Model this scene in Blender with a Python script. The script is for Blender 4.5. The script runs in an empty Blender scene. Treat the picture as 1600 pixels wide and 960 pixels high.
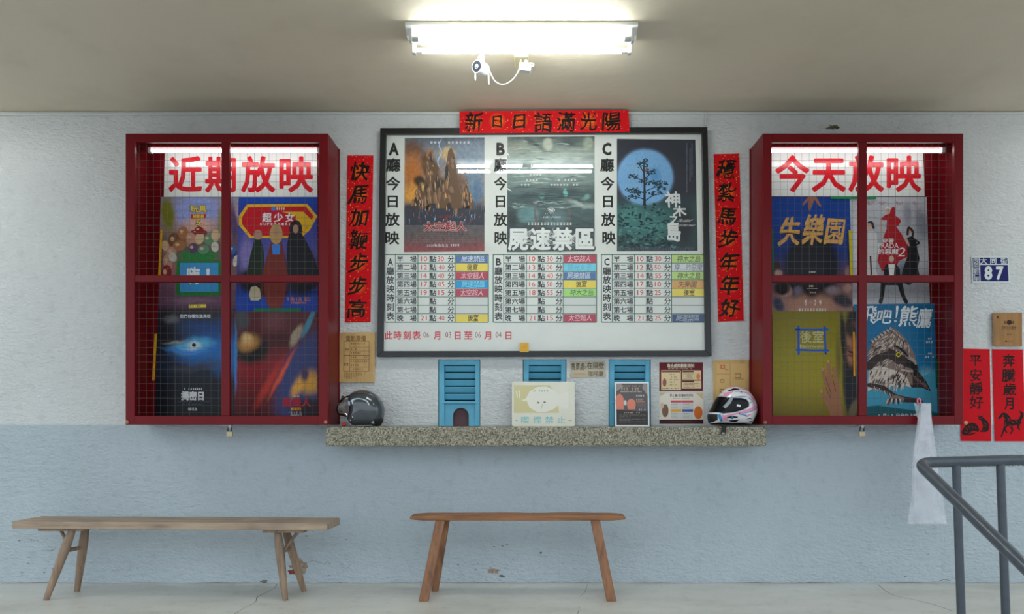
import bpy, bmesh, math, random
from math import sin, cos, pi, radians, sqrt, atan2
from mathutils import Vector, Matrix, noise as mnoise

random.seed(7)
SC = bpy.context.scene
COL = SC.collection

# ------------------------------------------------------------------ camera, world, exposure
CAM_D, CAM_H, FPX, VX, VY = 5.0, 1.072, 1175.0, 830.0, 660.0
cam_data = bpy.data.cameras.new('camera')
cam_data.sensor_width = 36.0
cam_data.lens = FPX / 1600 * 36.0
cam_data.shift_x = (800 - VX) / 1600
cam_data.shift_y = (VY - 480) / 1600
cam = bpy.data.objects.new('camera', cam_data)
cam.location = (0, -CAM_D, CAM_H)
cam.rotation_euler = (pi / 2, 0, 0)
COL.objects.link(cam)
SC.camera = cam

SC.view_settings.view_transform = 'Standard'
SC.view_settings.look = 'None'
SC.view_settings.gamma = 1.0
SC.view_settings.use_curve_mapping = False
SC.view_settings.exposure = 0.86

world = bpy.data.worlds.new('overcast_sky')
SC.world = world
world.use_nodes = True
bg = world.node_tree.nodes['Background']
bg.inputs['Color'].default_value = (0.83, 0.93, 1.0, 1)
bg.inputs['Strength'].default_value = 0.86
TUBE_POWER = 25.0        # ceiling fluorescent tubes
CASE_POWER = 5.0         # tubes in the display cabinets
TUBE_COL = (0.94, 1.0, 0.98)


# ------------------------------------------------------------------ helpers
def P(px, py, y):
    """point on the plane at depth y (wall = 0, towards the street negative) seen at photo pixel px, py"""
    d = CAM_D + y
    return Vector(((px - VX) * d / FPX, y, CAM_H + (VY - py) * d / FPX))


def lin(c):
    r = []
    for v in c[:3]:
        v = v / 255.0
        r.append(v / 12.92 if v <= 0.04045 else ((v + 0.055) / 1.055) ** 2.4)
    return (r[0], r[1], r[2], 1.0)


class N:
    """small node-tree writer"""
    def __init__(self, name):
        self.m = bpy.data.materials.new(name)
        self.m.use_nodes = True
        self.t = self.m.node_tree
        self.b = self.t.nodes['Principled BSDF']
        self.o = self.t.nodes['Material Output']

    def n(self, kind, **kw):
        nd = self.t.nodes.new(kind)
        for k, v in kw.items():
            setattr(nd, k, v)
        return nd

    def link(self, a, b):
        self.t.links.new(a, b)

    def math(self, op, a, b=None):
        nd = self.n('ShaderNodeMath', operation=op)
        for i, v in enumerate((a, b)):
            if v is None:
                continue
            if isinstance(v, (int, float)):
                nd.inputs[i].default_value = v
            else:
                self.link(v, nd.inputs[i])
        return nd.outputs[0]

    def mix(self, f, a, b, blend='MIX'):
        nd = self.n('ShaderNodeMix', data_type='RGBA', blend_type=blend)
        for s, v in ((0, f), (6, a), (7, b)):
            if isinstance(v, (int, float)):
                nd.inputs[s].default_value = v
            elif isinstance(v, tuple):
                nd.inputs[s].default_value = v
            else:
                self.link(v, nd.inputs[s])
        return nd.outputs[2]

    def noise(self, scale, detail=3, vec=None, rough=0.5, stretch=None):
        nd = self.n('ShaderNodeTexNoise')
        nd.inputs['Scale'].default_value = scale
        nd.inputs['Detail'].default_value = detail
        nd.inputs['Roughness'].default_value = rough
        if vec is None:
            vec = self.n('ShaderNodeTexCoord').outputs['Object']
        if stretch:
            mp = self.n('ShaderNodeMapping')
            mp.inputs['Scale'].default_value = stretch
            self.link(vec, mp.inputs['Vector'])
            vec = mp.outputs[0]
        self.link(vec, nd.inputs['Vector'])
        return nd

    def ramp(self, fac, stops, interp='LINEAR'):
        r = self.n('ShaderNodeValToRGB')
        r.color_ramp.interpolation = interp
        el = r.color_ramp.elements
        while len(el) < len(stops):
            el.new(0.5)
        for e, (p, c) in zip(el, stops):
            e.position = p
            e.color = c
        self.link(fac, r.inputs[0])
        return r.outputs[0]

    def bump(self, h, strength=0.3, dist=0.01):
        b = self.n('ShaderNodeBump')
        b.inputs['Strength'].default_value = strength
        b.inputs['Distance'].default_value = dist
        self.link(h, b.inputs['Height'])
        self.link(b.outputs[0], self.b.inputs['Normal'])
        return b


def mat(name, rgb, rough=0.5, metal=0.0, var=0.0, var_scale=8.0, bump=0.0, bump_scale=200.0, coat=0.0, spec=None):
    k = N(name)
    c = lin(rgb)
    k.b.inputs['Base Color'].default_value = c
    k.b.inputs['Roughness'].default_value = rough
    k.b.inputs['Metallic'].default_value = metal
    if coat:
        k.b.inputs['Coat Weight'].default_value = coat
        k.b.inputs['Coat Roughness'].default_value = 0.08
    if spec is not None:
        k.b.inputs['Specular IOR Level'].default_value = spec
    if var:
        nz = k.noise(var_scale, 4)
        lo = tuple(max(0, v * (1 - var)) for v in c[:3]) + (1,)
        hi = tuple(min(1, v * (1 + var)) for v in c[:3]) + (1,)
        k.link(k.ramp(nz.outputs[0], [(0.3, lo), (0.7, hi)]), k.b.inputs['Base Color'])
    if bump:
        k.bump(k.noise(bump_scale, 3).outputs[0], bump, 0.004)
    return k.m


def art(name, box, base, blobs, warp=0.03, wscale=5.0, grain=0.10, rough=0.35, gscale=40, gst=(1, 1, 1)):
    """printed picture: vertical colour gradient plus soft colour patches. All positions in photo pixels inside box."""
    x0, y0, x1, y1 = box
    w, h = x1 - x0, y1 - y0
    k = N(name)
    uv = k.n('ShaderNodeUVMap').outputs[0]
    nz = k.noise(wscale, 4, uv)
    sub = k.n('ShaderNodeVectorMath', operation='SUBTRACT')
    k.link(nz.outputs['Color'], sub.inputs[0])
    sub.inputs[1].default_value = (0.5, 0.5, 0.5)
    mul = k.n('ShaderNodeVectorMath', operation='SCALE')
    k.link(sub.outputs[0], mul.inputs[0])
    mul.inputs[3].default_value = warp * 2
    add = k.n('ShaderNodeVectorMath', operation='ADD')
    k.link(uv, add.inputs[0])
    k.link(mul.outputs[0], add.inputs[1])
    vec = add.outputs[0]
    sep = k.n('ShaderNodeSeparateXYZ')
    k.link(vec, sep.inputs[0])
    stops = sorted([((p - y0) / h, lin(c)) for p, c in base], key=lambda s: s[0])
    inv = k.math('SUBTRACT', 1.0, sep.outputs[1])
    col = k.ramp(inv, [(min(1, max(0, p)), c) for p, c in stops])
    for cx, cy, rx, ry, deg, c, soft in blobs:
        # work in pixel units so that turned patches keep their shape
        mp = k.n('ShaderNodeMapping', vector_type='POINT')
        mp.inputs['Scale'].default_value = (w, h, 0)
        mp.inputs['Location'].default_value = (-(cx - x0), -(y1 - cy), 0)
        k.link(vec, mp.inputs['Vector'])
        m2 = k.n('ShaderNodeMapping', vector_type='TEXTURE')
        m2.inputs['Rotation'].default_value = (0, 0, radians(deg))
        m2.inputs['Scale'].default_value = (rx, ry, 1)
        k.link(mp.outputs[0], m2.inputs['Vector'])
        ln = k.n('ShaderNodeVectorMath', operation='LENGTH')
        k.link(m2.outputs[0], ln.inputs[0])
        mr = k.n('ShaderNodeMapRange', interpolation_type='SMOOTHSTEP')
        mr.inputs[1].default_value = 1.0 - soft
        mr.inputs[2].default_value = 1.0 + soft * 0.3
        mr.inputs[3].default_value = 1.0
        mr.inputs[4].default_value = 0.0
        k.link(ln.outputs['Value'], mr.inputs[0])
        col = k.mix(mr.outputs[0], col, lin(c))
    if grain:
        g = k.noise(gscale, 5, uv, 0.65, gst)
        gr = k.ramp(g.outputs[0], [(0.25, (1 - grain * 2,) * 3 + (1,)), (0.75, (1 + grain,) * 3 + (1,))])
        col = k.mix(1.0, col, gr, 'MULTIPLY')
    k.link(col, k.b.inputs['Base Color'])
    k.b.inputs['Roughness'].default_value = rough
    k.b.inputs['Specular IOR Level'].default_value = 0.2
    return k.m


class G:
    """collects shapes into ONE mesh"""
    def __init__(self):
        self.v, self.f, self.mi, self.sm = [], [], [], []
        self.uvbox = None

    def add(self, vs, fs, m=0, smooth=False):
        o = len(self.v)
        self.v.extend([tuple(p) for p in vs])
        for f in fs:
            self.f.append([o + i for i in f])
            self.mi.append(m)
            self.sm.append(smooth)

    def box(self, x0, x1, y0, y1, z0, z1, m=0, mtx=None):
        vs = [Vector((x, y, z)) for x in (x0, x1) for y in (y0, y1) for z in (z0, z1)]
        if mtx is not None:
            vs = [mtx @ p for p in vs]
        self.add(vs, [(0, 1, 3, 2), (4, 6, 7, 5), (0, 4, 5, 1), (2, 3, 7, 6), (0, 2, 6, 4), (1, 5, 7, 3)], m)

    def hexa(self, a, b, m=0):
        """solid between two quads a and b"""
        self.add(list(a) + list(b), [(0, 1, 2, 3), (7, 6, 5, 4), (0, 4, 5, 1), (1, 5, 6, 2), (2, 6, 7, 3), (3, 7, 4, 0)], m)

    def prism(self, a, off, m=0, smooth_side=False):
        n = len(a)
        a = [Vector(p) for p in a]
        b = [p + Vector(off) for p in a]
        self.add(a + b, [tuple(range(n)), tuple(range(2 * n - 1, n - 1, -1))], m)
        self.add(a + b, [(i, n + i, n + (i + 1) % n, (i + 1) % n) for i in range(n)], m, smooth_side)

    def tube(self, pts, rad, n=12, m=0, caps=True, flat=None, closed=False):
        pts = [Vector(p) for p in pts]
        k = len(pts)
        if isinstance(rad, (int, float)):
            rad = [rad] * k
        vs, fs = [], []
        t0 = (pts[1] - pts[0]).normalized()
        up = Vector((0, 0, 1)) if abs(t0.z) < 0.9 else Vector((0, 1, 0))
        nx = t0.cross(up).normalized()
        for i in range(k):
            a = pts[i - 1] if (i > 0 or closed) else pts[i]
            b = pts[(i + 1) % k] if (i < k - 1 or closed) else pts[i]
            t = (b - a).normalized()
            nx = (nx - t * nx.dot(t)).normalized()
            ny = t.cross(nx)
            for j in range(n):
                ang = 2 * pi * (j + 0.5) / n
                e = (nx * cos(ang) + ny * sin(ang)) * rad[i]
                vs.append(pts[i] + e)
        for i in range(k if closed else k - 1):
            for j in range(n):
                i2 = (i + 1) % k
                fs.append((i * n + j, i * n + (j + 1) % n, i2 * n + (j + 1) % n, i2 * n + j))
        self.add(vs, fs, m, n > 5)
        if caps and not closed:
            self.add(vs[:n], [tuple(range(n - 1, -1, -1))], m)
            self.add(vs[-n:], [tuple(range(n))], m)

    def ball(self, c, r, m=0, nu=16, nv=10):
        if isinstance(r, (int, float)):
            r = (r, r, r)
        vs = [Vector((c[0], c[1], c[2] + r[2]))]
        for i in range(1, nv):
            a = pi * i / nv
            for j in range(nu):
                b = 2 * pi * j / nu
                vs.append(Vector((c[0] + r[0] * sin(a) * cos(b), c[1] + r[1] * sin(a) * sin(b), c[2] + r[2] * cos(a))))
        vs.append(Vector((c[0], c[1], c[2] - r[2])))
        fs = []
        for j in range(nu):
            fs.append((0, 1 + j, 1 + (j + 1) % nu))
            e = 1 + (nv - 2) * nu
            fs.append((e + j, len(vs) - 1, e + (j + 1) % nu))
        for i in range(nv - 2):
            for j in range(nu):
                a, b = 1 + i * nu + j, 1 + i * nu + (j + 1) % nu
                fs.append((a, a + nu, b + nu, b))
        self.add(vs, fs, m, True)

    def build(self, name, mats, parent=None, bevel=0.0, loc=None, segs=2):
        me = bpy.data.meshes.new(name)
        me.from_pydata(self.v, [], self.f)
        if not isinstance(mats, (list, tuple)):
            mats = [mats]
        for q in mats:
            me.materials.append(q)
        me.polygons.foreach_set('material_index', self.mi)
        me.polygons.foreach_set('use_smooth', self.sm)
        if self.uvbox:
            x0, y0, x1, y1 = self.uvbox
            ul = me.uv_layers.new(name='UVMap')
            for lp in me.loops:
                c = me.vertices[lp.vertex_index].co
                d = CAM_D + c.y
                px, py = VX + c.x * FPX / d, VY - (c.z - CAM_H) * FPX / d
                ul.data[lp.index].uv = ((px - x0) / (x1 - x0), 1 - (py - y0) / (y1 - y0))
        me.validate()
        ob = bpy.data.objects.new(name, me)
        COL.objects.link(ob)
        if parent:
            ob.parent = parent
            if parent.type == 'EMPTY' or parent.location.length > 0:
                ob.matrix_parent_inverse = Matrix.Translation(-pworld(parent))
        if bevel:
            b = ob.modifiers.new('bevel', 'BEVEL')
            b.width = bevel
            b.segments = segs
            b.limit_method = 'ANGLE'
            b.angle_limit = radians(40)
        return ob


def pworld(o):
    v = Vector(o.location)
    return v


def tag(o, label=None, cat=None, group=None, kind=None):
    if label:
        o['label'] = label
    if cat:
        o['category'] = cat
    if group:
        o['group'] = group
    if kind:
        o['kind'] = kind
    return o


def thing(name, loc, label, cat, group=None):
    o = bpy.data.objects.new(name, None)
    o.empty_display_size = 0.1
    o.location = loc
    COL.objects.link(o)
    return tag(o, label, cat, group)


# ------------------------------------------------------------------ writing (built-in font turned into flat mesh faces)
_cache = {}


def glyph(s):
    key = s
    if key not in _cache:
        c = bpy.data.curves.new('lettering', 'FONT')
        c.body = s
        c.size = 1
        c.resolution_u = 2
        o = bpy.data.objects.new('lettering', c)
        COL.objects.link(o)
        dg = bpy.context.evaluated_depsgraph_get()
        me = bpy.data.meshes.new_from_object(o.evaluated_get(dg))
        _cache[key] = ([(v.co.x, v.co.y) for v in me.vertices], [tuple(p.vertices) for p in me.polygons])
        bpy.data.objects.remove(o)
        bpy.data.curves.remove(c)
        bpy.data.meshes.remove(me)
    return _cache[key]


class Sheet(G):
    """flat printed thing lying on the plane at depth y; drawn in photo pixels; each layer a hair in front of the last"""
    def __init__(self, y, box=None):
        super().__init__()
        self.y = y
        self.e = 0.0
        self.uvbox = box
        self.ds = 1.4e-5

    def pt(self, px, py):
        return P(px, py, self.y - self.e)

    def step(self, s=None):
        self.e += s or self.ds

    def slab(self, quad, thick, m=0, ms=None):
        back = [P(x, y, self.y) for x, y in quad]
        front = [p + Vector((0, -thick, 0)) for p in back]
        front2 = [P(x, y, self.y - thick) for x, y in quad]
        self.hexa(front2, back, m if ms is None else ms)
        if ms is not None:
            self.e = thick + 1e-5
            self.poly(quad, m)
        self.e = thick + 3e-5

    def poly(self, pts, m):
        self.step()
        self.add([self.pt(x, y) for x, y in pts], [tuple(range(len(pts)))], m)

    def rect(self, x0, y0, x1, y1, m):
        self.poly([(x0, y0), (x1, y0), (x1, y1), (x0, y1)], m)

    def outline(self, quad, w, m):
        for i in range(4):
            (ax, ay), (bx, by) = quad[i], quad[(i + 1) % 4]
            L = math.hypot(bx - ax, by - ay)
            nx, ny = -(by - ay) / L * w / 2, (bx - ax) / L * w / 2
            tx, ty = (bx - ax) / L * w / 2, (by - ay) / L * w / 2
            self.poly([(ax - tx + nx, ay - ty + ny), (bx + tx + nx, by + ty + ny), (bx + tx - nx, by + ty - ny), (ax - tx - nx, ay - ty - ny)], m)

    def line(self, ax, ay, bx, by, w, m):
        L = math.hypot(bx - ax, by - ay) or 1
        nx, ny = -(by - ay) / L * w / 2, (bx - ax) / L * w / 2
        self.poly([(ax + nx, ay + ny), (bx + nx, by + ny), (bx - nx, by - ny), (ax - nx, ay - ny)], m)

    def ell(self, cx, cy, rx, ry, m, rot=0, n=28):
        r = radians(rot)
        self.poly([(cx + rx * cos(a) * cos(r) - ry * sin(a) * sin(r), cy + rx * cos(a) * sin(r) + ry * sin(a) * cos(r))
                   for a in [2 * pi * i / n for i in range(n)]], m)

    def stroke(self, pts, ws, m, sub=6):
        """tapered brush stroke through pts (smooth), widths ws"""
        pts, ws = smooth_path(pts, ws, sub)
        self.step()
        L, R = [], []
        for i in range(len(pts)):
            a, b = pts[max(0, i - 1)], pts[min(len(pts) - 1, i + 1)]
            d = math.hypot(b[0] - a[0], b[1] - a[1]) or 1
            nx, ny = -(b[1] - a[1]) / d * ws[i] / 2, (b[0] - a[0]) / d * ws[i] / 2
            L.append(self.pt(pts[i][0] + nx, pts[i][1] + ny))
            R.append(self.pt(pts[i][0] - nx, pts[i][1] - ny))
        n = len(L)
        self.add(L + R, [(i, i + 1, n + i + 1, n + i) for i in range(n - 1)], m)
        for q, w in ((pts[0], ws[0]), (pts[-1], ws[-1])):
            if w > 0.5:
                self.ell(q[0], q[1], w / 2, w / 2, m, n=12)

    def char(self, s, x0, y0, x1, y1, m, bold=0.0, tight=False, shear=0.0, rot=0.0, warp=0.0, seed=0, brush=False):
        vs, fs = glyph(s)
        if not vs:
            return
        if tight:
            xs, ys = [v[0] for v in vs], [v[1] for v in vs]
            a, b, c, d = min(xs) - bold, max(xs) + bold, min(ys) - bold, max(ys) + bold
        else:
            a, b, c, d = 0.04, 0.96, -0.085, 0.835
        w, h = x1 - x0, y1 - y0
        cr, sr = cos(radians(rot)), sin(radians(rot))
        # a heavier weight is the letter struck several times round a small ring, which also rounds its ends
        ring = [(0, 0)]
        if bold > 0.003:
            nb = 5 if bold < .02 else (8 if bold < .026 else (14 if bold < .04 else 18))
            ring += [(bold * cos(2 * pi * (i + .25) / nb), bold * sin(2 * pi * (i + .25) / nb)) for i in range(nb)]
        for bx, by in ring:
            self._strike(vs, fs, bx, by, a, b, c, d, x0, y0, w, h, m, shear, cr, sr, warp, seed, brush)

    def _strike(self, vs, fs, bx, by, a, b, c, d, x0, y0, w, h, m, shear, cr, sr, warp, seed, brush=False):
        self.step(8e-6 if brush else 1.5e-6)
        out = []
        for vx, vy in vs:
            if brush:                                  # thick and thin as a loaded brush leaves it
                kk = max(.1, .9 + 1.5 * mnoise.noise(Vector((vx * 2.3 + seed * 3.7, vy * 2.3, seed * 5.1))))
                vx, vy = vx + bx * kk, vy + by * kk
            else:
                vx, vy = vx + bx, vy + by
            u, v = (vx - a) / (b - a), (vy - c) / (d - c)
            u += shear * (v - 0.5)
            if warp:
                nv = mnoise.noise_vector(Vector((u * 2.2 + seed * 7.1, v * 2.2 - seed * 3.3, seed)))
                n2 = mnoise.noise_vector(Vector((u * 9 + seed, v * 9, seed * 2.0)))
                u += nv.x * warp + n2.x * warp * 0.45
                v += nv.y * warp + n2.y * warp * 0.45
            u -= 0.5
            v -= 0.5
            du, dv = u * w, v * h
            du, dv = du * cr - dv * sr, du * sr + dv * cr
            out.append(self.pt(x0 + w / 2 + du, y0 + h / 2 - dv))
        self.add(out, fs, m)

    def row(self, s, x0, y0, x1, y1, m, gap=0.08, **kw):
        """string spread over equal cells"""
        n = len(s)
        cw = (x1 - x0) / n
        for i, ch in enumerate(s):
            if ch in ' \u3000':
                continue
            g = cw * gap / 2
            self.char(ch, x0 + i * cw + g, y0, x0 + (i + 1) * cw - g, y1, m, seed=kw.pop('seed', 0) + i if False else i + 1, **kw)

    def word(self, s, x0, y0, x1, y1, m, bold=0.0, **kw):
        self.char(s, x0, y0, x1, y1, m, bold, tight=True, **kw)

    def greek(self, x0, x1, y, h, m, unit=None):
        """writing too small to read in the photograph: short marks"""
        u = unit or h * 0.9
        x = x0
        while x < x1 - u * 0.5:
            w = min(u * random.uniform(0.5, 0.8), x1 - x)
            if random.random() < 0.88:
                self.rect(x, y + h * 0.1, x + w, y + h * 0.35, m)
                self.rect(x, y + h * 0.6, x + w * 0.9, y + h * 0.85, m)
                self.rect(x + w * 0.35, y, x + w * 0.55, y + h, m)
            x += u


def smooth_path(pts, ws, sub):
    n = len(pts)
    if n < 3:
        sub = max(1, sub // 2)
    op, ow = [], []
    for i in range(n - 1):
        p0, p1, p2, p3 = pts[max(0, i - 1)], pts[i], pts[i + 1], pts[min(n - 1, i + 2)]
        for s in range(sub):
            t = s / sub
            q = []
            for k in range(len(p1)):
                q.append(0.5 * (2 * p1[k] + (p2[k] - p0[k]) * t + (2 * p0[k] - 5 * p1[k] + 4 * p2[k] - p3[k]) * t * t
                                + (3 * p1[k] - p0[k] - 3 * p2[k] + p3[k]) * t ** 3))
            op.append(tuple(q))
            ow.append(ws[i] + (ws[i + 1] - ws[i]) * t)
    op.append(tuple(pts[-1]))
    ow.append(ws[-1])
    return op, ow


# ------------------------------------------------------------------ materials
def stucco(name, rgb, var=0.06):
    k = N(name)
    c = lin(rgb)
    n1 = k.noise(1.1, 5)
    n2 = k.noise(14, 4)
    lo = tuple(v * (1 - var) for v in c[:3]) + (1,)
    hi = tuple(min(1, v * (1 + var)) for v in c[:3]) + (1,)
    col = k.ramp(n1.outputs[0], [(0.3, lo), (0.7, hi)])
    sp = k.ramp(n2.outputs[0], [(0.25, (0.90, 0.90, 0.88, 1)), (0.45, (1, 1, 1, 1))])
    k.link(k.mix(1.0, col, sp, 'MULTIPLY'), k.b.inputs['Base Color'])
    k.b.inputs['Roughness'].default_value = 0.75
    k.b.inputs['Specular IOR Level'].default_value = 0.3
    h1 = k.noise(66, 3, stretch=(0.65, 1, 1.2))
    h2 = k.noise(24, 3, stretch=(0.6, 1, 1.5))
    k.bump(k.math('ADD', h1.outputs[0], k.math('MULTIPLY', h2.outputs[0], 1.2)), 0.75, 0.013)
    return k.m


M = {}
M['wall_up'] = stucco('upper_wall_paint', (208, 211, 212))
M['wall_low'] = stucco('lower_wall_paint', (177, 189, 197))
M['plaster'] = mat('bare_plaster', (150, 130, 112), 0.9, var=0.35, var_scale=60, bump=0.6)
M['brick'] = mat('bare_brick', (120, 60, 50), 0.9, var=0.3, var_scale=50)
M['crack'] = mat('crack_dirt', (104, 104, 100), 0.9)


def ceiling_mat():
    k = N('ceiling_paint')
    n1 = k.noise(0.8, 5)
    col = k.ramp(n1.outputs[0], [(0.3, lin((206, 195, 172))), (0.7, lin((214, 204, 183)))])
    n2 = k.noise(4, 5)
    sp = k.ramp(n2.outputs[0], [(0.3, (0.95, 0.945, 0.93, 1)), (0.5, (1, 1, 1, 1))])
    k.link(k.mix(1.0, col, sp, 'MULTIPLY'), k.b.inputs['Base Color'])
    k.b.inputs['Roughness'].default_value = 0.7
    h = k.noise(9, 4, stretch=(0.5, 1, 1))
    k.bump(h.outputs[0], 0.25, 0.015)
    return k.m


def floor_mat():
    k = N('worn_cement_floor')
    n1 = k.noise(1.3, 6, rough=0.6, stretch=(0.6, 1.4, 1))
    col = k.ramp(n1.outputs[0], [(0.3, lin((182, 182, 174))), (0.5, lin((208, 207, 200))), (0.72, lin((220, 219, 213)))])
    n2 = k.noise(11, 6, rough=0.7)
    sp = k.ramp(n2.outputs[0], [(0.28, (0.80, 0.78, 0.74, 1)), (0.46, (1, 1, 1, 1))])
    k.link(k.mix(1.0, col, sp, 'MULTIPLY'), k.b.inputs['Base Color'])
    rr = k.ramp(n1.outputs[0], [(0.3, (0.45,) * 3 + (1,)), (0.7, (0.28,) * 3 + (1,))])
    k.link(rr, k.b.inputs['Roughness'])
    k.bump(k.noise(30, 4).outputs[0], 0.12, 0.006)
    return k.m


def granite_mat():
    k = N('washed_pebble_stone')
    vo = k.n('ShaderNodeTexVoronoi')
    vo.inputs['Scale'].default_value = 190
    k.link(k.n('ShaderNodeTexCoord').outputs['Object'], vo.inputs['Vector'])
    sepc = k.n('ShaderNodeSeparateColor')
    k.link(vo.outputs['Color'], sepc.inputs[0])
    col = k.ramp(sepc.outputs[0], [(0.0, lin((62, 59, 48))), (0.30, lin((112, 108, 92))), (0.6, lin((146, 141, 122))), (1.0, lin((188, 184, 166)))])
    k.link(col, k.b.inputs['Base Color'])
    k.b.inputs['Roughness'].default_value = 0.7
    k.bump(vo.outputs['Distance'], 0.5, 0.004)
    return k.m


def wood_mat(name, a, b, dark, axis=(1.2, 18, 18), rough=0.6):
    k = N(name)
    n1 = k.noise(2.2, 6, stretch=axis, rough=0.6)
    col = k.ramp(n1.outputs[0], [(0.25, lin(dark)), (0.45, lin(a)), (0.75, lin(b))])
    n2 = k.noise(3.5, 4)
    sp = k.ramp(n2.outputs[0], [(0.3, (0.72, 0.72, 0.73, 1)), (0.55, (1, 1, 1, 1))])
    k.link(k.mix(1.0, col, sp, 'MULTIPLY'), k.b.inputs['Base Color'])
    k.b.inputs['Roughness'].default_value = rough
    k.bump(n1.outputs[0], 0.25, 0.004)
    return k.m


def glass_mat(name, tint=(1, 1, 1), extra=0.0, rough=0.01, ior=1.5):
    k = N(name)
    k.t.nodes.remove(k.b)
    tr = k.n('ShaderNodeBsdfTransparent')
    tr.inputs[0].default_value = tint + (1,)
    gl = k.n('ShaderNodeBsdfGlossy')
    gl.inputs['Roughness'].default_value = rough
    fr = k.n('ShaderNodeFresnel')
    fr.inputs[0].default_value = ior
    mx = k.n('ShaderNodeMixShader')
    k.link(k.math('ADD', fr.outputs[0], extra), mx.inputs[0])
    k.link(tr.outputs[0], mx.inputs[1])
    k.link(gl.outputs[0], mx.inputs[2])
    k.link(mx.outputs[0], k.o.inputs[0])
    return k.m


def emit_mat(name, col, power):
    k = N(name)
    k.b.inputs['Base Color'].default_value = (0.9, 0.9, 0.9, 1)
    k.b.inputs['Emission Color'].default_value = col + (1,)
    k.b.inputs['Emission Strength'].default_value = power
    return k.m


def plastic_film():
    k = N('clear_plastic_film')
    k.t.nodes.remove(k.b)
    tr = k.n('ShaderNodeBsdfTransparent')
    tr.inputs[0].default_value = (0.97, 0.98, 1, 1)
    df = k.n('ShaderNodeBsdfDiffuse')
    df.inputs[0].default_value = (0.93, 0.94, 0.97, 1)
    tl = k.n('ShaderNodeBsdfTranslucent')
    tl.inputs[0].default_value = (0.86, 0.88, 0.92, 1)
    gl = k.n('ShaderNodeBsdfGlossy')
    gl.inputs['Roughness'].default_value = 0.18
    h = k.noise(26, 4, stretch=(1.5, 1.5, 0.7))
    bp = k.n('ShaderNodeBump')
    bp.inputs['Strength'].default_value = 0.8
    bp.inputs['Distance'].default_value = 0.012
    k.link(h.outputs[0], bp.inputs['Height'])
    k.link(bp.outputs[0], gl.inputs['Normal'])
    m0 = k.n('ShaderNodeMixShader')
    m0.inputs[0].default_value = 0.35
    k.link(df.outputs[0], m0.inputs[1])
    k.link(tl.outputs[0], m0.inputs[2])
    m1 = k.n('ShaderNodeMixShader')
    m1.inputs[0].default_value = 0.25
    k.link(tr.outputs[0], m1.inputs[1])
    k.link(m0.outputs[0], m1.inputs[2])
    m2 = k.n('ShaderNodeMixShader')
    m2.inputs[0].default_value = 0.10
    k.link(m1.outputs[0], m2.inputs[1])
    k.link(gl.outputs[0], m2.inputs[2])
    k.link(m2.outputs[0], k.o.inputs[0])
    return k.m


def festive_red(name, halos, box):
    """red paper printed with orange ring medallions and gold flecks"""
    x0, y0, x1, y1 = box
    k = N(name)
    uv = k.n('ShaderNodeUVMap').outputs[0]
    col = lin((205, 14, 24))
    mp = k.n('ShaderNodeMapping', vector_type='POINT')
    mp.inputs['Scale'].default_value = (x1 - x0, y1 - y0, 0)
    k.link(uv, mp.inputs['Vector'])
    fl = k.noise(0.9, 3, mp.outputs[0], 0.7)
    for cx, cy, r in halos:
        d = k.n('ShaderNodeVectorMath', operation='DISTANCE')
        k.link(mp.outputs[0], d.inputs[0])
        d.inputs[1].default_value = (cx - x0, y1 - cy, 0)
        rings = k.math('ABSOLUTE', k.math('SINE', k.math('MULTIPLY', d.outputs['Value'], pi / 3.4)))
        inside = k.n('ShaderNodeMapRange', interpolation_type='SMOOTHSTEP')
        inside.inputs[1].default_value = r * 0.5
        inside.inputs[2].default_value = r
        inside.inputs[3].default_value = 1
        inside.inputs[4].default_value = 0
        k.link(d.outputs['Value'], inside.inputs[0])
        f = k.math('MULTIPLY', k.math('MULTIPLY', inside.outputs[0], rings), k.math('MULTIPLY', fl.outputs[0], 1.25))
        col = k.mix(f, col, lin((245, 130, 22)))
    vo = k.n('ShaderNodeTexVoronoi')
    vo.inputs['Scale'].default_value = 0.33
    k.link(mp.outputs[0], vo.inputs['Vector'])
    sepc = k.n('ShaderNodeSeparateColor')
    k.link(vo.outputs['Color'], sepc.inputs[0])
    near = k.math('LESS_THAN', vo.outputs['Distance'], 0.20)
    pick = k.math('GREATER_THAN', sepc.outputs[0], 0.62)
    col = k.mix(k.math('MULTIPLY', near, pick), col, lin((245, 190, 90)))
    if isinstance(col, tuple):
        k.b.inputs['Base Color'].default_value = col
    else:
        k.link(col, k.b.inputs['Base Color'])
    k.b.inputs['Roughness'].default_value = 0.6
    k.b.inputs['Specular IOR Level'].default_value = 0.15
    return k.m


M['ceiling'] = ceiling_mat()
M['floor'] = floor_mat()
M['stone'] = granite_mat()
M['cabinet'] = mat('dark_red_enamel', (108, 10, 20), 0.38, spec=.22, var=0.07, var_scale=5, bump=0.05, bump_scale=60)
M['wire'] = mat('galvanised_wire', (92, 90, 84), 0.5, 0.3)
M['black'] = mat('black_frame_lacquer', (22, 23, 25), 0.35)
M['board'] = mat('white_board', (216, 219, 214), 0.6, var=0.02)
M['white'] = mat('white_enamel', (226, 228, 226), 0.4)
M['whiteplastic'] = mat('white_plastic', (232, 232, 230), 0.35)
M['tube'] = emit_mat('lit_fluorescent_tube', TUBE_COL, TUBE_POWER)
M['casetube'] = emit_mat('lit_cabinet_tube', (1.0, 0.97, 0.97), CASE_POWER)
M['metal'] = mat('bare_metal', (150, 150, 150), 0.35, 0.9)
M['beige'] = mat('aged_beige_plastic', (196, 186, 140), 0.5)
M['ink'] = mat('black_ink', (26, 30, 30), 0.6, spec=0.2)
M['brush'] = mat('brush_ink', (28, 14, 12), 0.5, spec=0.2)
M['red'] = mat('red_print', (205, 16, 44), 0.5, spec=0.2)
M['signred'] = mat('glossy_red_letters', (215, 12, 36), 0.25)
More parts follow.
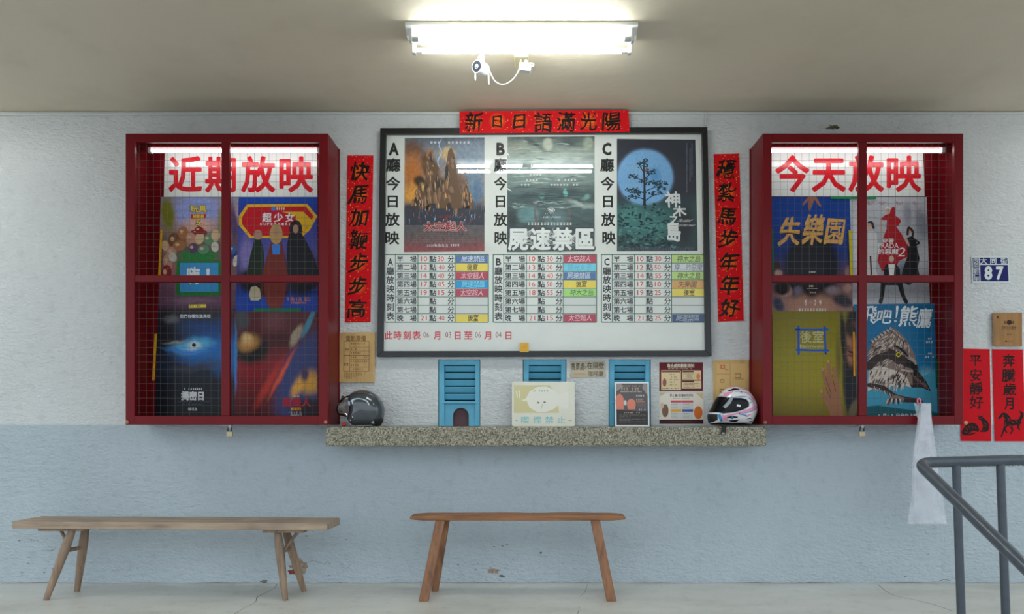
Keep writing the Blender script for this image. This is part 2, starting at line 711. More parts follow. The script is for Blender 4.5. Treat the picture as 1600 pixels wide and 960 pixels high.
M['signwhite'] = mat('glossy_white_acrylic', (228, 234, 230), 0.12)
M['green'] = mat('green_print_rule', (14, 96, 74), 0.6)
M['cardred'] = mat('card_red_digits', (196, 40, 44), 0.6)
M['cardgrey'] = mat('card_dark_digits', (110, 60, 60), 0.6)
M['card'] = mat('white_card', (226, 222, 216), 0.6)
M['glass'] = glass_mat('board_glass')
M['rail'] = mat('grey_rail_paint', (70, 77, 85), 0.30, 0.0, var=0.12, var_scale=30, bump=0.08, bump_scale=120)
M['bluepaint'] = mat('sky_blue_wood_paint', (92, 170, 200), 0.5, var=0.06, var_scale=12, bump=0.1)
M['dark'] = mat('dark_interior', (20, 26, 30), 0.9)
M['hatch'] = mat('brown_hatch_board', (92, 66, 72), 0.8)
M['oldwood'] = wood_mat('weathered_grey_brown_wood', (160, 138, 118), (186, 164, 142), (108, 94, 82))
M['oldleg'] = wood_mat('weathered_turned_wood', (142, 118, 98), (168, 142, 116), (96, 78, 64), axis=(18, 18, 1.4))
M['warmwood'] = wood_mat('warm_brown_wood', (150, 100, 62), (178, 124, 80), (96, 62, 40))
M['warmleg'] = wood_mat('warm_brown_leg_wood', (136, 92, 64), (164, 116, 80), (86, 58, 44), axis=(18, 18, 1.4))
M['film'] = plastic_film()
M['paper'] = mat('poster_paper', (205, 205, 200), 0.5)
M['pink'] = mat('pink_tie', (225, 130, 150), 0.5)


def flat(rgb, rough=0.45):
    key = ('flat', rgb, rough)
    if key not in M:
        M[key] = mat('print_colour', rgb, rough, spec=0.2)
    return M[key]


# ------------------------------------------------------------------ the room
def wall():
    g = G()
    # grid with three recesses for the ticket windows
    wins = [(684.5, 750.5), (817, 885), (951, 1017)]
    xs = [-7.0] + [(p - VX) / 235 for w in wins for p in w] + [7.0]
    zt, zb, zp, zc = (912 - 561.5) / 235, 1.044, 1.055, 3.16
    zs = [-0.02, zb, zp, zt, zc]
    for i in range(len(xs) - 1):
        for j in range(len(zs) - 1):
            hole = i in (1, 3, 5) and j in (1, 2)
            if hole:
                continue
            m = 0 if j >= 2 else 1
            g.add([(xs[i], 0, zs[j]), (xs[i + 1], 0, zs[j]), (xs[i + 1], 0, zs[j + 1]), (xs[i], 0, zs[j + 1])], [(0, 1, 2, 3)], m)
    # chipped plaster, cracks and a hole (real marks in the paint)
    s = Sheet(-0.0005)

    def blotch(cx, cy, rx, ry, m, seed, n=60):
        pts = []
        for i in range(n):
            a = 2 * pi * i / n
            k = 1 + 0.5 * mnoise.noise(Vector((cos(a) * 1.7 + seed, sin(a) * 1.7, seed * 3.1))) + .4 * mnoise.noise(Vector((cos(a) * 5 + seed, sin(a) * 5, seed * 1.1)))
            pts.append((cx + rx * k * cos(a), cy + ry * k * sin(a)))
        s.poly(pts, m)
    blotch(467, 886, 15, 11, 3, 1)
    blotch(457, 894, 7, 4, 4, 2)
    blotch(772, 893, 9, 4, 3, 3)
    blotch(784, 901, 5, 2, 5, 4)
    blotch(845, 864, 2, 1.6, 5, 5)
    blotch(412, 909, 5, 2.4, 5, 6)
    for pts, w in [([(478, 880), (492, 877), (505, 882), (514, 876)], 1.0), ([(532, 884), (540, 889), (548, 884)], .8),
                   ([(30, 846), (48, 843), (66, 848), (75, 842)], .8), ([(62, 858), (78, 861), (88, 856)], .7),
                   ([(798, 880), (803, 872), (808, 876)], .6), ([(20, 830), (40, 836), (60, 834)], .6),
                   ([(1466, 909), (1476, 906), (1486, 909)], 1.2), ([(840, 868), (852, 870), (858, 866)], .6)]:
        q = smooth_path(pts, [w] * len(pts), 6)[0]
        q = [(x + random.uniform(-.5, .5), y + random.uniform(-.9, .9)) for x, y in q]
        s.stroke(q, [random.uniform(.15, .8) * w for _ in q], 5, 1)
    for k in range(46):                                   # flaked specks low on the wall
        x = random.choice([random.uniform(0, 110), random.uniform(430, 580), random.uniform(700, 880), random.uniform(0, 1600)])
        y = random.uniform(835, 908)
        blotch(x, y, random.uniform(.6, 2.2), random.uniform(.3, .9), 5, k + 10, 12)
    # grime line where wall meets floor
    s.stroke([(x, 911.3 + 0.8 * mnoise.noise(Vector((x * .02, 0, 0)))) for x in range(-200, 1900, 30)],
             [max(.2, .9 + 1.6 * mnoise.noise(Vector((x * .013, 5, 0)))) for x in range(-200, 1900, 30)], 5, 2)
    g.add(s.v, s.f, 0)
    g.mi[-len(s.f):] = s.mi
    o = g.build('wall_back', [M['wall_up'], M['wall_low'], M['wall_low'], M['plaster'], M['brick'], M['crack']])
    tag(o, kind='structure')


wall()


def room():
    g = G()
    g.box(-7, 7, -2.0, 0.0, -0.5, 0.0)
    s = Sheet(0)

    def fl(px, py):
        d = CAM_H * FPX / (py - VY)
        return ((px - VX) * d / FPX, d - CAM_D)
    for pts, w in [([(432, 913), (428, 920), (412, 928), (402, 934), (398, 942), (380, 952), (366, 960)], .006),
                   ([(1372, 914), (1384, 924), (1400, 932), (1430, 938), (1460, 946), (1490, 956)], .006),
                   ([(918, 913), (914, 925), (906, 933)], .004), ([(905, 948), (903, 960)], .004)]:
        q = [fl(*p) for p in pts]
        q, ws = smooth_path(q, [w * random.uniform(.5, 1.1) for _ in q], 5)
        L, R = [], []
        for i in range(len(q)):
            a, b = Vector(q[max(0, i - 1)]), Vector(q[min(len(q) - 1, i + 1)])
            t = (b - a).normalized()
            j = 0.004 * mnoise.noise(Vector((i * .9, w * 900, 0)))
            c = Vector(q[i]) + Vector((-t.y, t.x)) * j
            L.append((c.x - t.y * ws[i] / 2, c.y + t.x * ws[i] / 2, 0.0006))
            R.append((c.x + t.y * ws[i] / 2, c.y - t.x * ws[i] / 2, 0.0006))
        n = len(L)
        g.add(L + R, [(i, i + 1, n + i + 1, n + i) for i in range(n - 1)], 1)
    # steps down to the street at the right
    for i in range(2):
        g.box(1.75, 7, -2.0 - .32 * (i + 1), -2.0 - .32 * i, -.5, -.17 * (i + 1), 0)
    tag(g.build('floor', [M['floor'], M['crack']]), kind='structure')
    g = G()
    g.box(-30, 30, -40, -2.0, -.6, -.5)
    tag(g.build('floor_street', [mat('pale_street', (166, 166, 164), .85, var=.1, bump=.3)]), kind='structure')
    g = G()
    zc = 3.136
    g.box(-7, 7, -3.2, 0.2, zc, zc + .15)
    g.box(-7, 7, -3.2, -2.95, zc - .30, zc)
    tag(g.build('ceiling', [M['ceiling']]), kind='structure')


room()


def trunking():
    g = G()
    z = 3.121
    pts = [(-7, .0), (-2.6, .001), (-1.6, .006), (-.5, .004), (1.15, .008), (7, .010)]
    for i in range(len(pts) - 1):
        (a, da), (b, db) = pts[i], pts[i + 1]
        g.hexa([(a, -.014, z - .012 + da), (b, -.014, z - .012 + db), (b, -.014, z + .003 + db * .5), (a, -.014, z + .003 + da * .5)],
               [(a, 0, z - .012 + da), (b, 0, z - .012 + db), (b, 0, z + .003 + db * .5), (a, 0, z + .003 + da * .5)])
    x = (1102 - VX) / 235
    g.box(x - .006, x + .006, -.012, 0, 3.042, z - .003)
    tag(g.build('cable_trunking', [mat('white_trunking', (205, 208, 204), .5)], bevel=.002),
        'thin white cable trunking along the top of the wall under the ceiling', 'cable trunking')


trunking()


# ------------------------------------------------------------------ counter
def counter():
    d = CAM_D - .27
    x0, x1 = (508 - VX) * d / FPX, (1198 - VX) * d / FPX
    g = G()
    g.box(x0, x1, -.27, 0.0, CAM_H - (698 - VY) * d / FPX, 1.044)
    o = g.build('ticket_counter', [M['stone']], bevel=.012)
    tag(o, 'long grey pebble-finish stone ledge under the ticket windows', 'counter')


counter()


# ------------------------------------------------------------------ display cabinets
def cabinet(px0, px1, m0, m1, label, bolts, hasp_px):
    yf = -.28
    d = CAM_D + yf
    S = d / FPX
    X = lambda p: (p - VX) * S
    Z = lambda p: CAM_H + (VY - p) * S
    x0, x1, z0, z1 = X(px0), X(px1), Z(664), Z(208.5)
    root = thing('display_cabinet', ((x0 + x1) / 2, -.14, z0), label, 'display cabinet', 'wall display cabinets')
    g = G()
    t = .02
    g.box(x0, x0 + t, yf + .03, 0, z0, z1)
    g.box(x1 - t, x1, yf + .03, 0, z0, z1)
    g.box(x0 + t, x1 - t, yf + .03, 0, z0, z0 + t)
    g.box(x0 + t, x1 - t, yf + .03, 0, z1 - t, z1)
    g.box(x0 + t, x1 - t, -.016, 0, z0 + t, z1 - t)
    for q in (x0 - .005, x1):                                             # thin wall flange at the sides
        g.box(q, q + .005, -.02, 0, z0, z1)
    g.build('cabinet_body', M['cabinet'], root, bevel=.003)
    g = G()
    f0, f1 = yf, yf + .029
    g.box(x0, X(px0 + 14), f0, f1, z0, z1)
    g.box(X(px1 - 14), x1, f0, f1, z0, z1)
    g.box(X(px0 + 14), X(px1 - 14), f0, f1, Z(222), z1)
    g.box(X(px0 + 14), X(px1 - 14), f0, f1, z0, Z(650))
    g.box(X(m0), X(m1), f0 + .002, f1, Z(650), Z(222))
    g.box(X(px0 + 14), X(m0), f0 + .002, f1, Z(441), Z(430))
    g.box(X(m1), X(px1 - 14), f0 + .002, f1, Z(441), Z(430))
    door = g.build('door', M['cabinet'], root, bevel=.003)
    g = G()
    r = .0008
    ym = yf + .026
    xa, xb, za, zb = X(px0 + 13), X(px1 - 13), Z(651), Z(221)
    n = 0
    x = xa + .02
    while x < xb:
        j = .002 * mnoise.noise(Vector((x * 9, 0, px0)))
        g.tube([(x, ym, za), (x + j, ym, (za + zb) / 2), (x, ym, zb)], r, 5, caps=False)
        x += .0455
    z = za + .025
    while z < zb:
        j = .003 * mnoise.noise(Vector((z * 9, 3, px0)))
        g.tube([(xa, ym + .002, z), ((xa + xb) / 2, ym + .002, z + j), (xb, ym + .002, z)], r, 5, caps=False)
        z += .0455
    g.build('wire_mesh', M['wire'], door)
    for bx, by, c in bolts:
        g = G()
        p = P(bx, by, yf - .001)
        g.ball((p.x, yf - .003, p.z), (.012, .008, .012), nu=12, nv=8)
        g.build('bolt', [mat('bolt_cap', c, .45, .3)], root)
    g = G()
    hx = X(hasp_px)
    g.box(hx - .022, hx + .018, yf - .004, yf + .03, z0 - .006, z0 - .001)
    g.box(hx - .004, hx + .014, yf + .006, yf + .012, z0 - .022, z0 - .003)
    g.build('hasp', M['metal'], root, bevel=.001)
    # padlock
    lk = thing('padlock', (hx + .004, yf + .01, z0 - .075), 'small brass padlock hanging under the %s cabinet' % ('coming soon left' if px0 < 500 else 'now showing right'), 'padlock', 'padlocks on the display cabinets')
    g = G()
    cx = hx + .004
    g.box(cx - .019, cx + .019, yf + .002, yf + .018, z0 - .075, z0 - .042)
    g.build('lock_body', [mat('brass_lock', (176, 160, 132), .35, .6)], lk, bevel=.003)
    g = G()
    arc = [(cx - .012, yf + .010, z0 - .045)] + [(cx - .012 * cos(a), yf + .010, z0 - .022 + .012 * sin(a)) for a in [pi * i / 10 for i in range(11)]] + [(cx + .012, yf + .010, z0 - .045)]
    g.tube(arc, .0032, 8)
    g.build('shackle', [mat('dark_steel', (40, 40, 42), .35, .8)], lk)
    # lamp inside, close under the top
    ta, tb = (X(px0 + 13) + .05, X(px1 - 13) - .05) if px0 < 500 else (X(px0 + 13) + .04, (1470 - VX) * 4.85 / FPX)
    zt = CAM_H + (VY - 235.5) * 4.85 / FPX
    lp = thing('cabinet_lamp', ((ta + tb) / 2, -.15, zt), 'lit slim fluorescent tube above the %s sign in the cabinet' % ('left coming soon' if px0 < 500 else 'right now showing'), 'lamp', 'cabinet lamps')
    g = G()
    g.tube([(ta, -.15, zt), (tb, -.15, zt)], .0125, 14)
    g.build('lamp_tube', M['casetube'], lp)
    g = G()
    g.box(ta - .03, tb + .03, -.168, -.132, zt + .016, z1 - t)
    g.build('batten', M['cabinet'], lp, bevel=.002)
    for e, q in ((ta, -1), (tb, 1)):
        g = G()
        g.box(min(e, e + q * .022), max(e, e + q * .022), -.166, -.134, zt - .016, zt + .017)
        g.build('lamp_holder', M['white'], lp, bevel=.003)


cabinet(196, 512.5, 345.5, 358.5, 'dark red wire-front wall cabinet on the left, headed 近期放映', [(199, 660, (170, 120, 100)), (509, 660, (178, 110, 90))], 357)
cabinet(1192, 1505.5, 1342, 1355, 'dark red wire-front wall cabinet on the right, headed 今天放映', [(1195.5, 660.5, (150, 90, 80)), (1509, 661, (190, 150, 110))], 1347)

CB = -.0165   # front of the cabinets' back panels


def title_sign(box, top, chars, word, label):
    s = Sheet(CB)
    s.slab([(box[0] + top[0], box[1]), (box[2] + top[1], box[1]), (box[2], box[3]), (box[0], box[3])], .004, 0)
    for ch, (a, b, c, d) in zip(word, chars):
        s.char(ch, a - 1, b - 1, c + 1, d + 1, 1, bold=.030)
    o = s.build('title_sign', [M['signwhite'], M['signred']])
    tag(o, label, 'sign', 'title signs in the cabinets')


title_sign((256, 229, 496, 308), (1.5, -1), [(266, 247, 313, 299), (323, 247, 368, 299), (380, 247, 427, 299), (437, 247, 486, 299)], '近期放映',
           'white sign with red characters 近期放映 in the left cabinet')
title_sign((1204, 229, 1445, 307), (2, -3), [(1214, 246, 1262, 298), (1271, 246, 1319, 298), (1329, 246, 1378, 298), (1386, 246, 1436, 298)], '今天放映',
           'white sign with red characters 今天放映 in the right cabinet')


def poster(quad, y, label, base, blobs, draw, colours, group, name='film_poster', **kw):
    xs, ys = [q[0] for q in quad], [q[1] for q in quad]
    box = (min(xs), min(ys), max(xs), max(ys))
    a = art(label.split(' ')[0] + '_artwork', box, base, blobs, **kw)
    s = Sheet(y, box)
    s.slab(quad, .0008, 0)
    if draw:
        draw(s)
    o = s.build(name, [a] + [flat(c) for c in colours])
    tag(o, label, 'poster', group)
    return o


GP = 'film posters in the display cabinets'
YU, YL = CB, CB - .0016


# --- coming soon, upper left: bright animated film
def d_toy(s):
    s.row('玩具', 297, 321, 323, 332, 2, bold=.09)
    s.row('玩具', 297, 321, 323, 332, 1, bold=.03)
    s.poly([(298, 335), (322, 334.5), (321.5, 341), (298.5, 342)], 3)
    s.row('總動員', 301, 335.5, 319, 341, 1, bold=.02)
    s.word('5', 305, 342, 314, 353, 2, bold=.08)
    s.word('5', 305.6, 342.6, 313.4, 352.4, 1, bold=.02)
    for cx, cy, rx, ry, mm in ((272, 376, 9, 12, 7), (286, 364, 8, 10, 8), (298, 372, 7, 9, 9), (312, 372, 7, 10, 10), (311, 362.5, 13, 3.6, 11), (311, 359, 7, 5, 11), (326, 374, 8, 8, 12), (337, 368, 7, 9, 10),
                               (258, 384, 6, 8, 10), (268, 394, 8, 9, 9), (280, 384, 10, 8, 8), (302, 388, 8, 8, 13), (318, 390, 9, 7, 12), (262, 410, 7, 12, 9), (270, 402, 6, 8, 14), (260, 428, 8, 14, 11), (336, 386, 6, 8, 14), (364, 390, 5, 7, 15), (368, 408, 4, 9, 14)):
        s.ell(cx, cy, rx, ry, mm, rot=(cx * 7) % 30 - 15)
        s.ell(cx - rx * .3, cy - ry * .2, rx * .35, ry * .3, 10)
    s.poly([(278, 406), (344, 406), (346, 410), (345, 458), (340, 462), (280, 463), (275, 458), (276, 410)], 4)
    s.poly([(281, 411), (341, 411), (341, 456), (281, 457)], 5)
    s.char('嗨', 292, 418, 312, 444, 6, bold=.03)
    s.word('！', 322, 420, 328, 436, 6, bold=.03)
    s.poly([(295, 476), (322, 475.5), (322, 481), (295, 481.5)], 1)
    s.greek(297, 320, 476.5, 4, 2)


poster([(251, 308), (373, 308), (373, 484), (247, 484)], YU,
       'bright cartoon film poster titled 玩具總動員 5 upper left of the left cabinet',
       [(308, (150, 150, 170)), (340, (190, 160, 170)), (380, (120, 90, 80)), (440, (130, 90, 110)), (484, (80, 50, 75))],
       [(308, 330, 45, 30, 0, (150, 165, 225), .5), (310, 352, 30, 16, 0, (225, 175, 150), .8), (262, 335, 13, 34, 4, (130, 132, 40), .6), (350, 335, 10, 36, -8, (140, 140, 60), .6),
        (278, 375, 14, 14, 0, (150, 95, 60), .5), (265, 390, 12, 14, 0, (170, 120, 110), .5), (300, 378, 12, 9, 20, (190, 150, 90), .6), (313, 366, 14, 5, -5, (150, 40, 40), .4),
        (332, 374, 12, 12, 0, (110, 140, 110), .6), (268, 412, 12, 22, 10, (160, 110, 105), .5), (310, 392, 26, 8, 0, (100, 70, 90), .6), (310, 400, 36, 12, 0, (40, 130, 60), .4),
        (365, 350, 8, 40, 5, (90, 70, 110), .6), (365, 400, 7, 14, 0, (50, 60, 120), .6), (300, 470, 50, 5, 0, (120, 90, 110), .7)],
       d_toy, [(232, 205, 60), (40, 50, 120), (190, 40, 40), (36, 120, 56), (60, 150, 210), (225, 235, 240), (122, 76, 48), (166, 108, 66), (190, 140, 120), (206, 176, 140), (140, 34, 44), (96, 140, 110), (90, 66, 100), (200, 200, 190), (50, 100, 170)], GP, warp=.03, wscale=9, grain=.16)


# --- coming soon, upper right
def d_super(s):
    s.poly([(386, 319.5), (480, 319), (496, 338), (484, 360), (470, 372), (390, 372), (373, 352), (373, 338)], 1)
    s.poly([(388, 324), (478, 323), (490, 338), (480, 356), (466, 369), (393, 369), (378, 350), (378, 340)], 2)
    s.poly([(440, 331), (474, 331), (488, 345), (474, 362), (462, 352), (462, 337)], 1)
    s.ell(427, 326.5, 3.4, 3.4, 3)
    s.greek(432, 448, 324.5, 4, 4)
    s.row('超少女', 408, 333, 462, 347, 4, gap=.25, bold=.03)
    s.row('SUPERGIRL', 405, 348.5, 456, 352.5, 4, gap=.4, bold=.03, tight=True)
    s.row('9月24日(週三)', 449, 464, 488, 471, 5, bold=.02)
    s.greek(455, 482, 472, 3, 5)
    s.poly([(389, 461), (392, 449), (400, 447), (406, 452), (408, 466), (404, 470), (392, 470)], 6)


def d_super2(s):
    d_super(s)
    # plain colour masses in place of the figures
    s.stroke([(398, 430), (402, 400), (403, 376)], [26, 22, 10], 7)
    s.ell(403, 367, 6.5, 8, 8)
    s.stroke([(430, 470), (430, 430), (432, 385)], [28, 40, 20], 9)
    s.ell(431.5, 366, 10, 16, 10)
    s.ell(432, 362, 5, 7, 8)
    s.poly([(425, 382), (438, 382), (437, 398), (426, 398)], 3)
    s.stroke([(478, 432), (468, 400), (462, 372)], [44, 40, 24], 11)
    s.ell(462, 358, 10, 14, 11)
    s.ell(462, 358, 4.5, 7, 8)


poster([(373, 307.5), (496, 307), (496.5, 487), (368, 487)], YU - .0009,
       'film poster titled 超少女 SUPERGIRL with a red and yellow hexagon, left cabinet',
       [(307, (30, 80, 180)), (330, (40, 60, 170)), (400, (90, 90, 160)), (440, (60, 50, 90)), (460, (30, 70, 170)), (487, (20, 60, 160))],
       [(386, 400, 14, 34, 0, (135, 125, 190), .6), (396, 438, 26, 24, 0, (34, 30, 34), .4), (470, 425, 30, 44, 0, (36, 36, 46), .4), (425, 455, 34, 14, 0, (70, 34, 30), .5), (432, 468, 7, 22, 10, (110, 20, 30), .5)],
       d_super2, [(228, 180, 40), (196, 24, 40), (60, 130, 220), (232, 232, 236), (216, 130, 60), (190, 180, 150), (40, 52, 42), (176, 136, 116), (120, 48, 42), (186, 150, 96), (34, 34, 42)], GP, warp=.03, wscale=8, grain=.15)


# --- coming soon, lower left: dark blue eye of light
def d_disc(s):
    s.row('我們有權知道真相', 281, 491.5, 329, 497, 1, bold=.02)
    s.ell(303, 539.5, 3.2, 3.0, 2)
    s.greek(288, 316, 606, 3.6, 1)
    s.row('揭密日', 283, 612.5, 320, 625.5, 1, bold=.05)
    s.greek(273, 330, 626.5, 2.4, 3)
    s.greek(285, 318, 631, 2.4, 3)
    s.word('06.10.26', 294, 637, 308, 642, 1, bold=.02)


poster([(247, 483.5), (366.5, 483.5), (366.5, 653), (242, 653)], YL,
       'dark film poster titled 揭密日 with a blue glowing eye, lower left of the left cabinet',
       [(483, (50, 46, 52)), (520, (34, 36, 44)), (575, (30, 42, 62)), (600, (26, 30, 42)), (653, (26, 28, 34))],
       [(268, 500, 16, 8, 12, (110, 110, 116), .9), (330, 515, 60, 22, -8, (30, 70, 130), .9), (325, 545, 62, 26, 4, (30, 110, 190), .7), (365, 560, 40, 34, 20, (30, 110, 190), .9),
        (300, 540, 40, 13, 6, (90, 180, 225), .7), (275, 533, 22, 3, 8, (150, 150, 150), .8), (290, 548, 40, 4, -6, (60, 130, 220), .8), (303, 540, 12, 8, 0, (196, 214, 224), .7), (330, 572, 44, 8, -8, (40, 90, 150), .9), (300, 575, 50, 8, 4, (56, 56, 72), .9)],
       d_disc, [(214, 216, 218), (24, 34, 48), (80, 90, 104)], GP, warp=.06, wscale=4, grain=.14, gst=(.35, 3, 1))


# --- coming soon, lower right: red film poster
def d_spider(s):
    s.row('蜘蛛人', 441, 622, 486, 636, 1, gap=.12, bold=.04)
    s.row('嶄新日', 454, 637, 471, 642, 2, bold=.03)
    s.row('7月29日(三)', 451, 643.2, 473, 647.4, 3, bold=.02)
    s.greek(452, 472, 648, 2, 3)
    s.greek(457, 468, 618.5, 2.6, 3)


poster([(366, 487), (496, 487), (496, 653), (366, 653)], YL - .001,
       'dark red film poster titled 蜘蛛人 lower right of the left cabinet',
       [(487, (92, 44, 52)), (540, (92, 32, 38)), (575, (140, 30, 40)), (620, (104, 22, 30)), (653, (70, 18, 28))],
       [(478, 590, 44, 90, -24, (58, 66, 120), .35), (484, 598, 22, 22, 0, (220, 160, 60), .7), (465, 605, 10, 22, -30, (236, 170, 70), .8), (476, 585, 8, 14, 0, (70, 50, 90), .7), (482, 640, 34, 22, 0, (40, 26, 36), .6),
        (378, 500, 14, 22, 0, (70, 76, 84), .8), (392, 545, 34, 26, 14, (36, 30, 32), .4), (388, 536, 22, 15, 20, (196, 140, 76), .7), (386, 530, 10, 10, 0, (226, 190, 130), .9), (368, 560, 3, 60, 0, (60, 130, 200), .5),
        (428, 500, 22, 22, 0, (110, 60, 66), .8), (440, 530, 30, 14, 0, (70, 26, 34), .9), (420, 600, 8, 50, -30, (190, 50, 40), .9), (440, 585, 4, 50, -28, (230, 90, 50), .9), (463, 525, 22, 8, 62, (170, 150, 130), .5), (482, 505, 28, 5, 66, (70, 140, 170), .5)],
       d_spider, [(176, 22, 50), (220, 150, 40), (216, 214, 210)], GP, warp=.025, wscale=7, grain=.12)


# --- now showing, upper left: blue poster, golden brush title
def d_lost(s):
    for i, (ch, a, b, c, d) in enumerate([('失', 1219, 341, 1250, 383), ('樂', 1256, 337, 1286, 382), ('園', 1290, 342, 1320, 380)]):
        s.char(ch, a, b, c, d, 1, bold=.026, shear=.22, warp=.06, seed=i + 3, brush=True)
    s.stroke([(1270, 306), (1266, 320), (1265, 328)], [9, 7, 2.5], 2)
    s.stroke([(1266, 308), (1258, 316), (1255, 320)], [5, 4, 2.5], 2)
    s.stroke([(1273, 308), (1279, 318), (1282, 322)], [5, 4, 3], 2)
    s.row('5·29', 1257, 468, 1287, 478, 3, gap=.2, bold=.03, tight=False)
    s.greek(1248, 1294, 482, 5, 3)
    s.greek(1264, 1276, 424, 3, 3)
    s.greek(1264, 1276, 446, 3, 3)
    s.line(1261, 451, 1278, 451, .6, 3)
    s.greek(1266, 1275, 456, 2.6, 3)


poster([(1206, 308), (1327.5, 308), (1333, 492), (1206, 492)], YU - .0009,
       'blue film poster titled 失樂園 in golden brush writing, upper left of the right cabinet',
       [(308, (24, 66, 146)), (345, (22, 68, 156)), (400, (28, 52, 120)), (428, (80, 60, 90)), (470, (150, 110, 104)), (492, (140, 102, 92))],
       [(1268, 420, 46, 68, 0, (32, 34, 44), .25), (1268, 368, 50, 10, 0, (26, 40, 80), .7), (1213, 418, 9, 12, 0, (60, 44, 48), .5), (1216, 428, 7, 8, 0, (190, 150, 140), .5), (1328, 424, 9, 10, 0, (150, 110, 110), .5),
        (1268, 480, 46, 26, 0, (172, 124, 104), .5), (1268, 448, 16, 22, 0, (46, 30, 32), .5), (1226, 455, 14, 12, 0, (180, 140, 128), .4), (1222, 450, 14, 14, 20, (34, 28, 34), .4), (1216, 476, 10, 14, 30, (40, 50, 80), .6),
        (1318, 470, 20, 12, -20, (44, 40, 52), .5), (1324, 450, 8, 8, 0, (176, 136, 124), .5), (1300, 454, 14, 9, 0, (150, 130, 140), .7), (1247, 455, 8, 9, 0, (120, 112, 136), .7)],
       d_lost, [(216, 166, 92), (150, 100, 84), (226, 222, 216)], GP, warp=.025, wscale=7, grain=.10)


# --- now showing, upper right: pale poster, red gown
def d_gown(s):
    R, K, W, SK, LG = 1, 2, 3, 4, 5
    s.poly([(1374, 392), (1380, 372), (1386, 356), (1400, 354), (1409, 366), (1418, 384), (1421, 400), (1405, 408), (1396, 424), (1378, 424), (1371, 408)], R)
    s.poly([(1385, 356), (1386, 344), (1380, 344), (1375, 343), (1382, 337), (1392, 333), (1399, 338), (1404, 342), (1405, 352), (1400, 355)], R)
    s.stroke([(1394, 340), (1395, 330), (1396, 326)], [9, 8, 5], R)
    s.stroke([(1400, 340), (1406, 346), (1401, 352)], [4, 3.5, 2.5], R)
    s.stroke([(1377, 346), (1376, 358), (1378, 366)], [3, 2.4, 2], SK)
    s.ell(1387, 329, 3.6, 5, SK)
    s.stroke([(1384, 326), (1387, 323.5), (1390, 326)], [2, 2.6, 2], LG)
    # figure in black at the right
    s.poly([(1417, 372), (1424, 369), (1431, 374), (1433, 388), (1437, 404), (1434, 418), (1438, 436), (1420, 446), (1406, 440), (1411, 420), (1418, 400)], K)
    s.ell(1421, 361, 3.6, 5, SK)
    s.stroke([(1418, 366), (1420, 356), (1426, 362), (1426, 370)], [4, 4, 4, 3], 6)
    s.stroke([(1415, 372), (1418, 378), (1420, 384)], [3, 3, 2], SK)
    s.stroke([(1428, 374), (1436, 380), (1428, 383)], [3, 3, 2.6], K)
    # figure in white at the left
    s.poly([(1356, 362), (1364, 361), (1370, 366), (1371, 384), (1368, 420), (1373, 436), (1355, 436)], W)
    s.ell(1359, 354, 3.4, 5, SK)
    s.stroke([(1357, 348), (1362, 348), (1365, 356)], [3, 4, 4], 6)
    s.line(1360, 400, 1361.5, 430, 2.6, 6)
    # figure in a dinner jacket below
    s.poly([(1385, 413), (1400, 413), (1406, 420), (1408, 446), (1380, 446), (1381, 420)], K)
    s.poly([(1388, 413), (1398, 413), (1396, 440), (1391, 440)], 7)
    s.ell(1393, 405, 3.8, 5.6, SK)
    s.stroke([(1380, 442), (1378, 462), (1376, 472)], [8, 6, 6], K)
    s.stroke([(1406, 442), (1411, 462), (1416, 472)], [9, 6, 6], K)
    s.row('穿著', 1378, 373, 1397, 379.5, 7, bold=.02)
    s.word('PRADA', 1372, 380, 1404, 388, 7, bold=.01)
    s.row('的惡魔', 1371, 389, 1404, 398, 7, bold=.02)
    s.word('2', 1404, 387, 1415, 401, 7, shear=.3)
    for x in (1354, 1373, 1400, 1425):
        s.greek(x, x + 11, 315.5, 2, 1)
        s.greek(x + 2, x + 9, 318.4, 2, 1)


poster([(1327, 308), (1448, 308), (1453, 479), (1331, 479)], YU,
       'pale film poster titled 穿著PRADA的惡魔2 with a red gown, upper right of the right cabinet',
       [(308, (196, 200, 206)), (380, (176, 178, 186)), (420, (170, 172, 178)), (455, (150, 152, 160)), (479, (186, 188, 194))],
       [(1440, 350, 14, 30, 10, (140, 144, 156), .7), (1418, 335, 8, 24, 0, (150, 154, 166), .8), (1445, 400, 14, 30, -10, (200, 202, 208), .8), (1350, 400, 8, 50, 0, (150, 152, 160), .8), (1410, 425, 12, 20, 0, (110, 116, 134), .8), (1338, 380, 8, 60, 0, (210, 212, 216), .7)],
       d_gown, [(172, 20, 36), (26, 26, 32), (206, 204, 204), (206, 170, 152), (226, 224, 220), (60, 40, 40), (232, 230, 228)], GP, warp=.03, wscale=6, grain=.12)


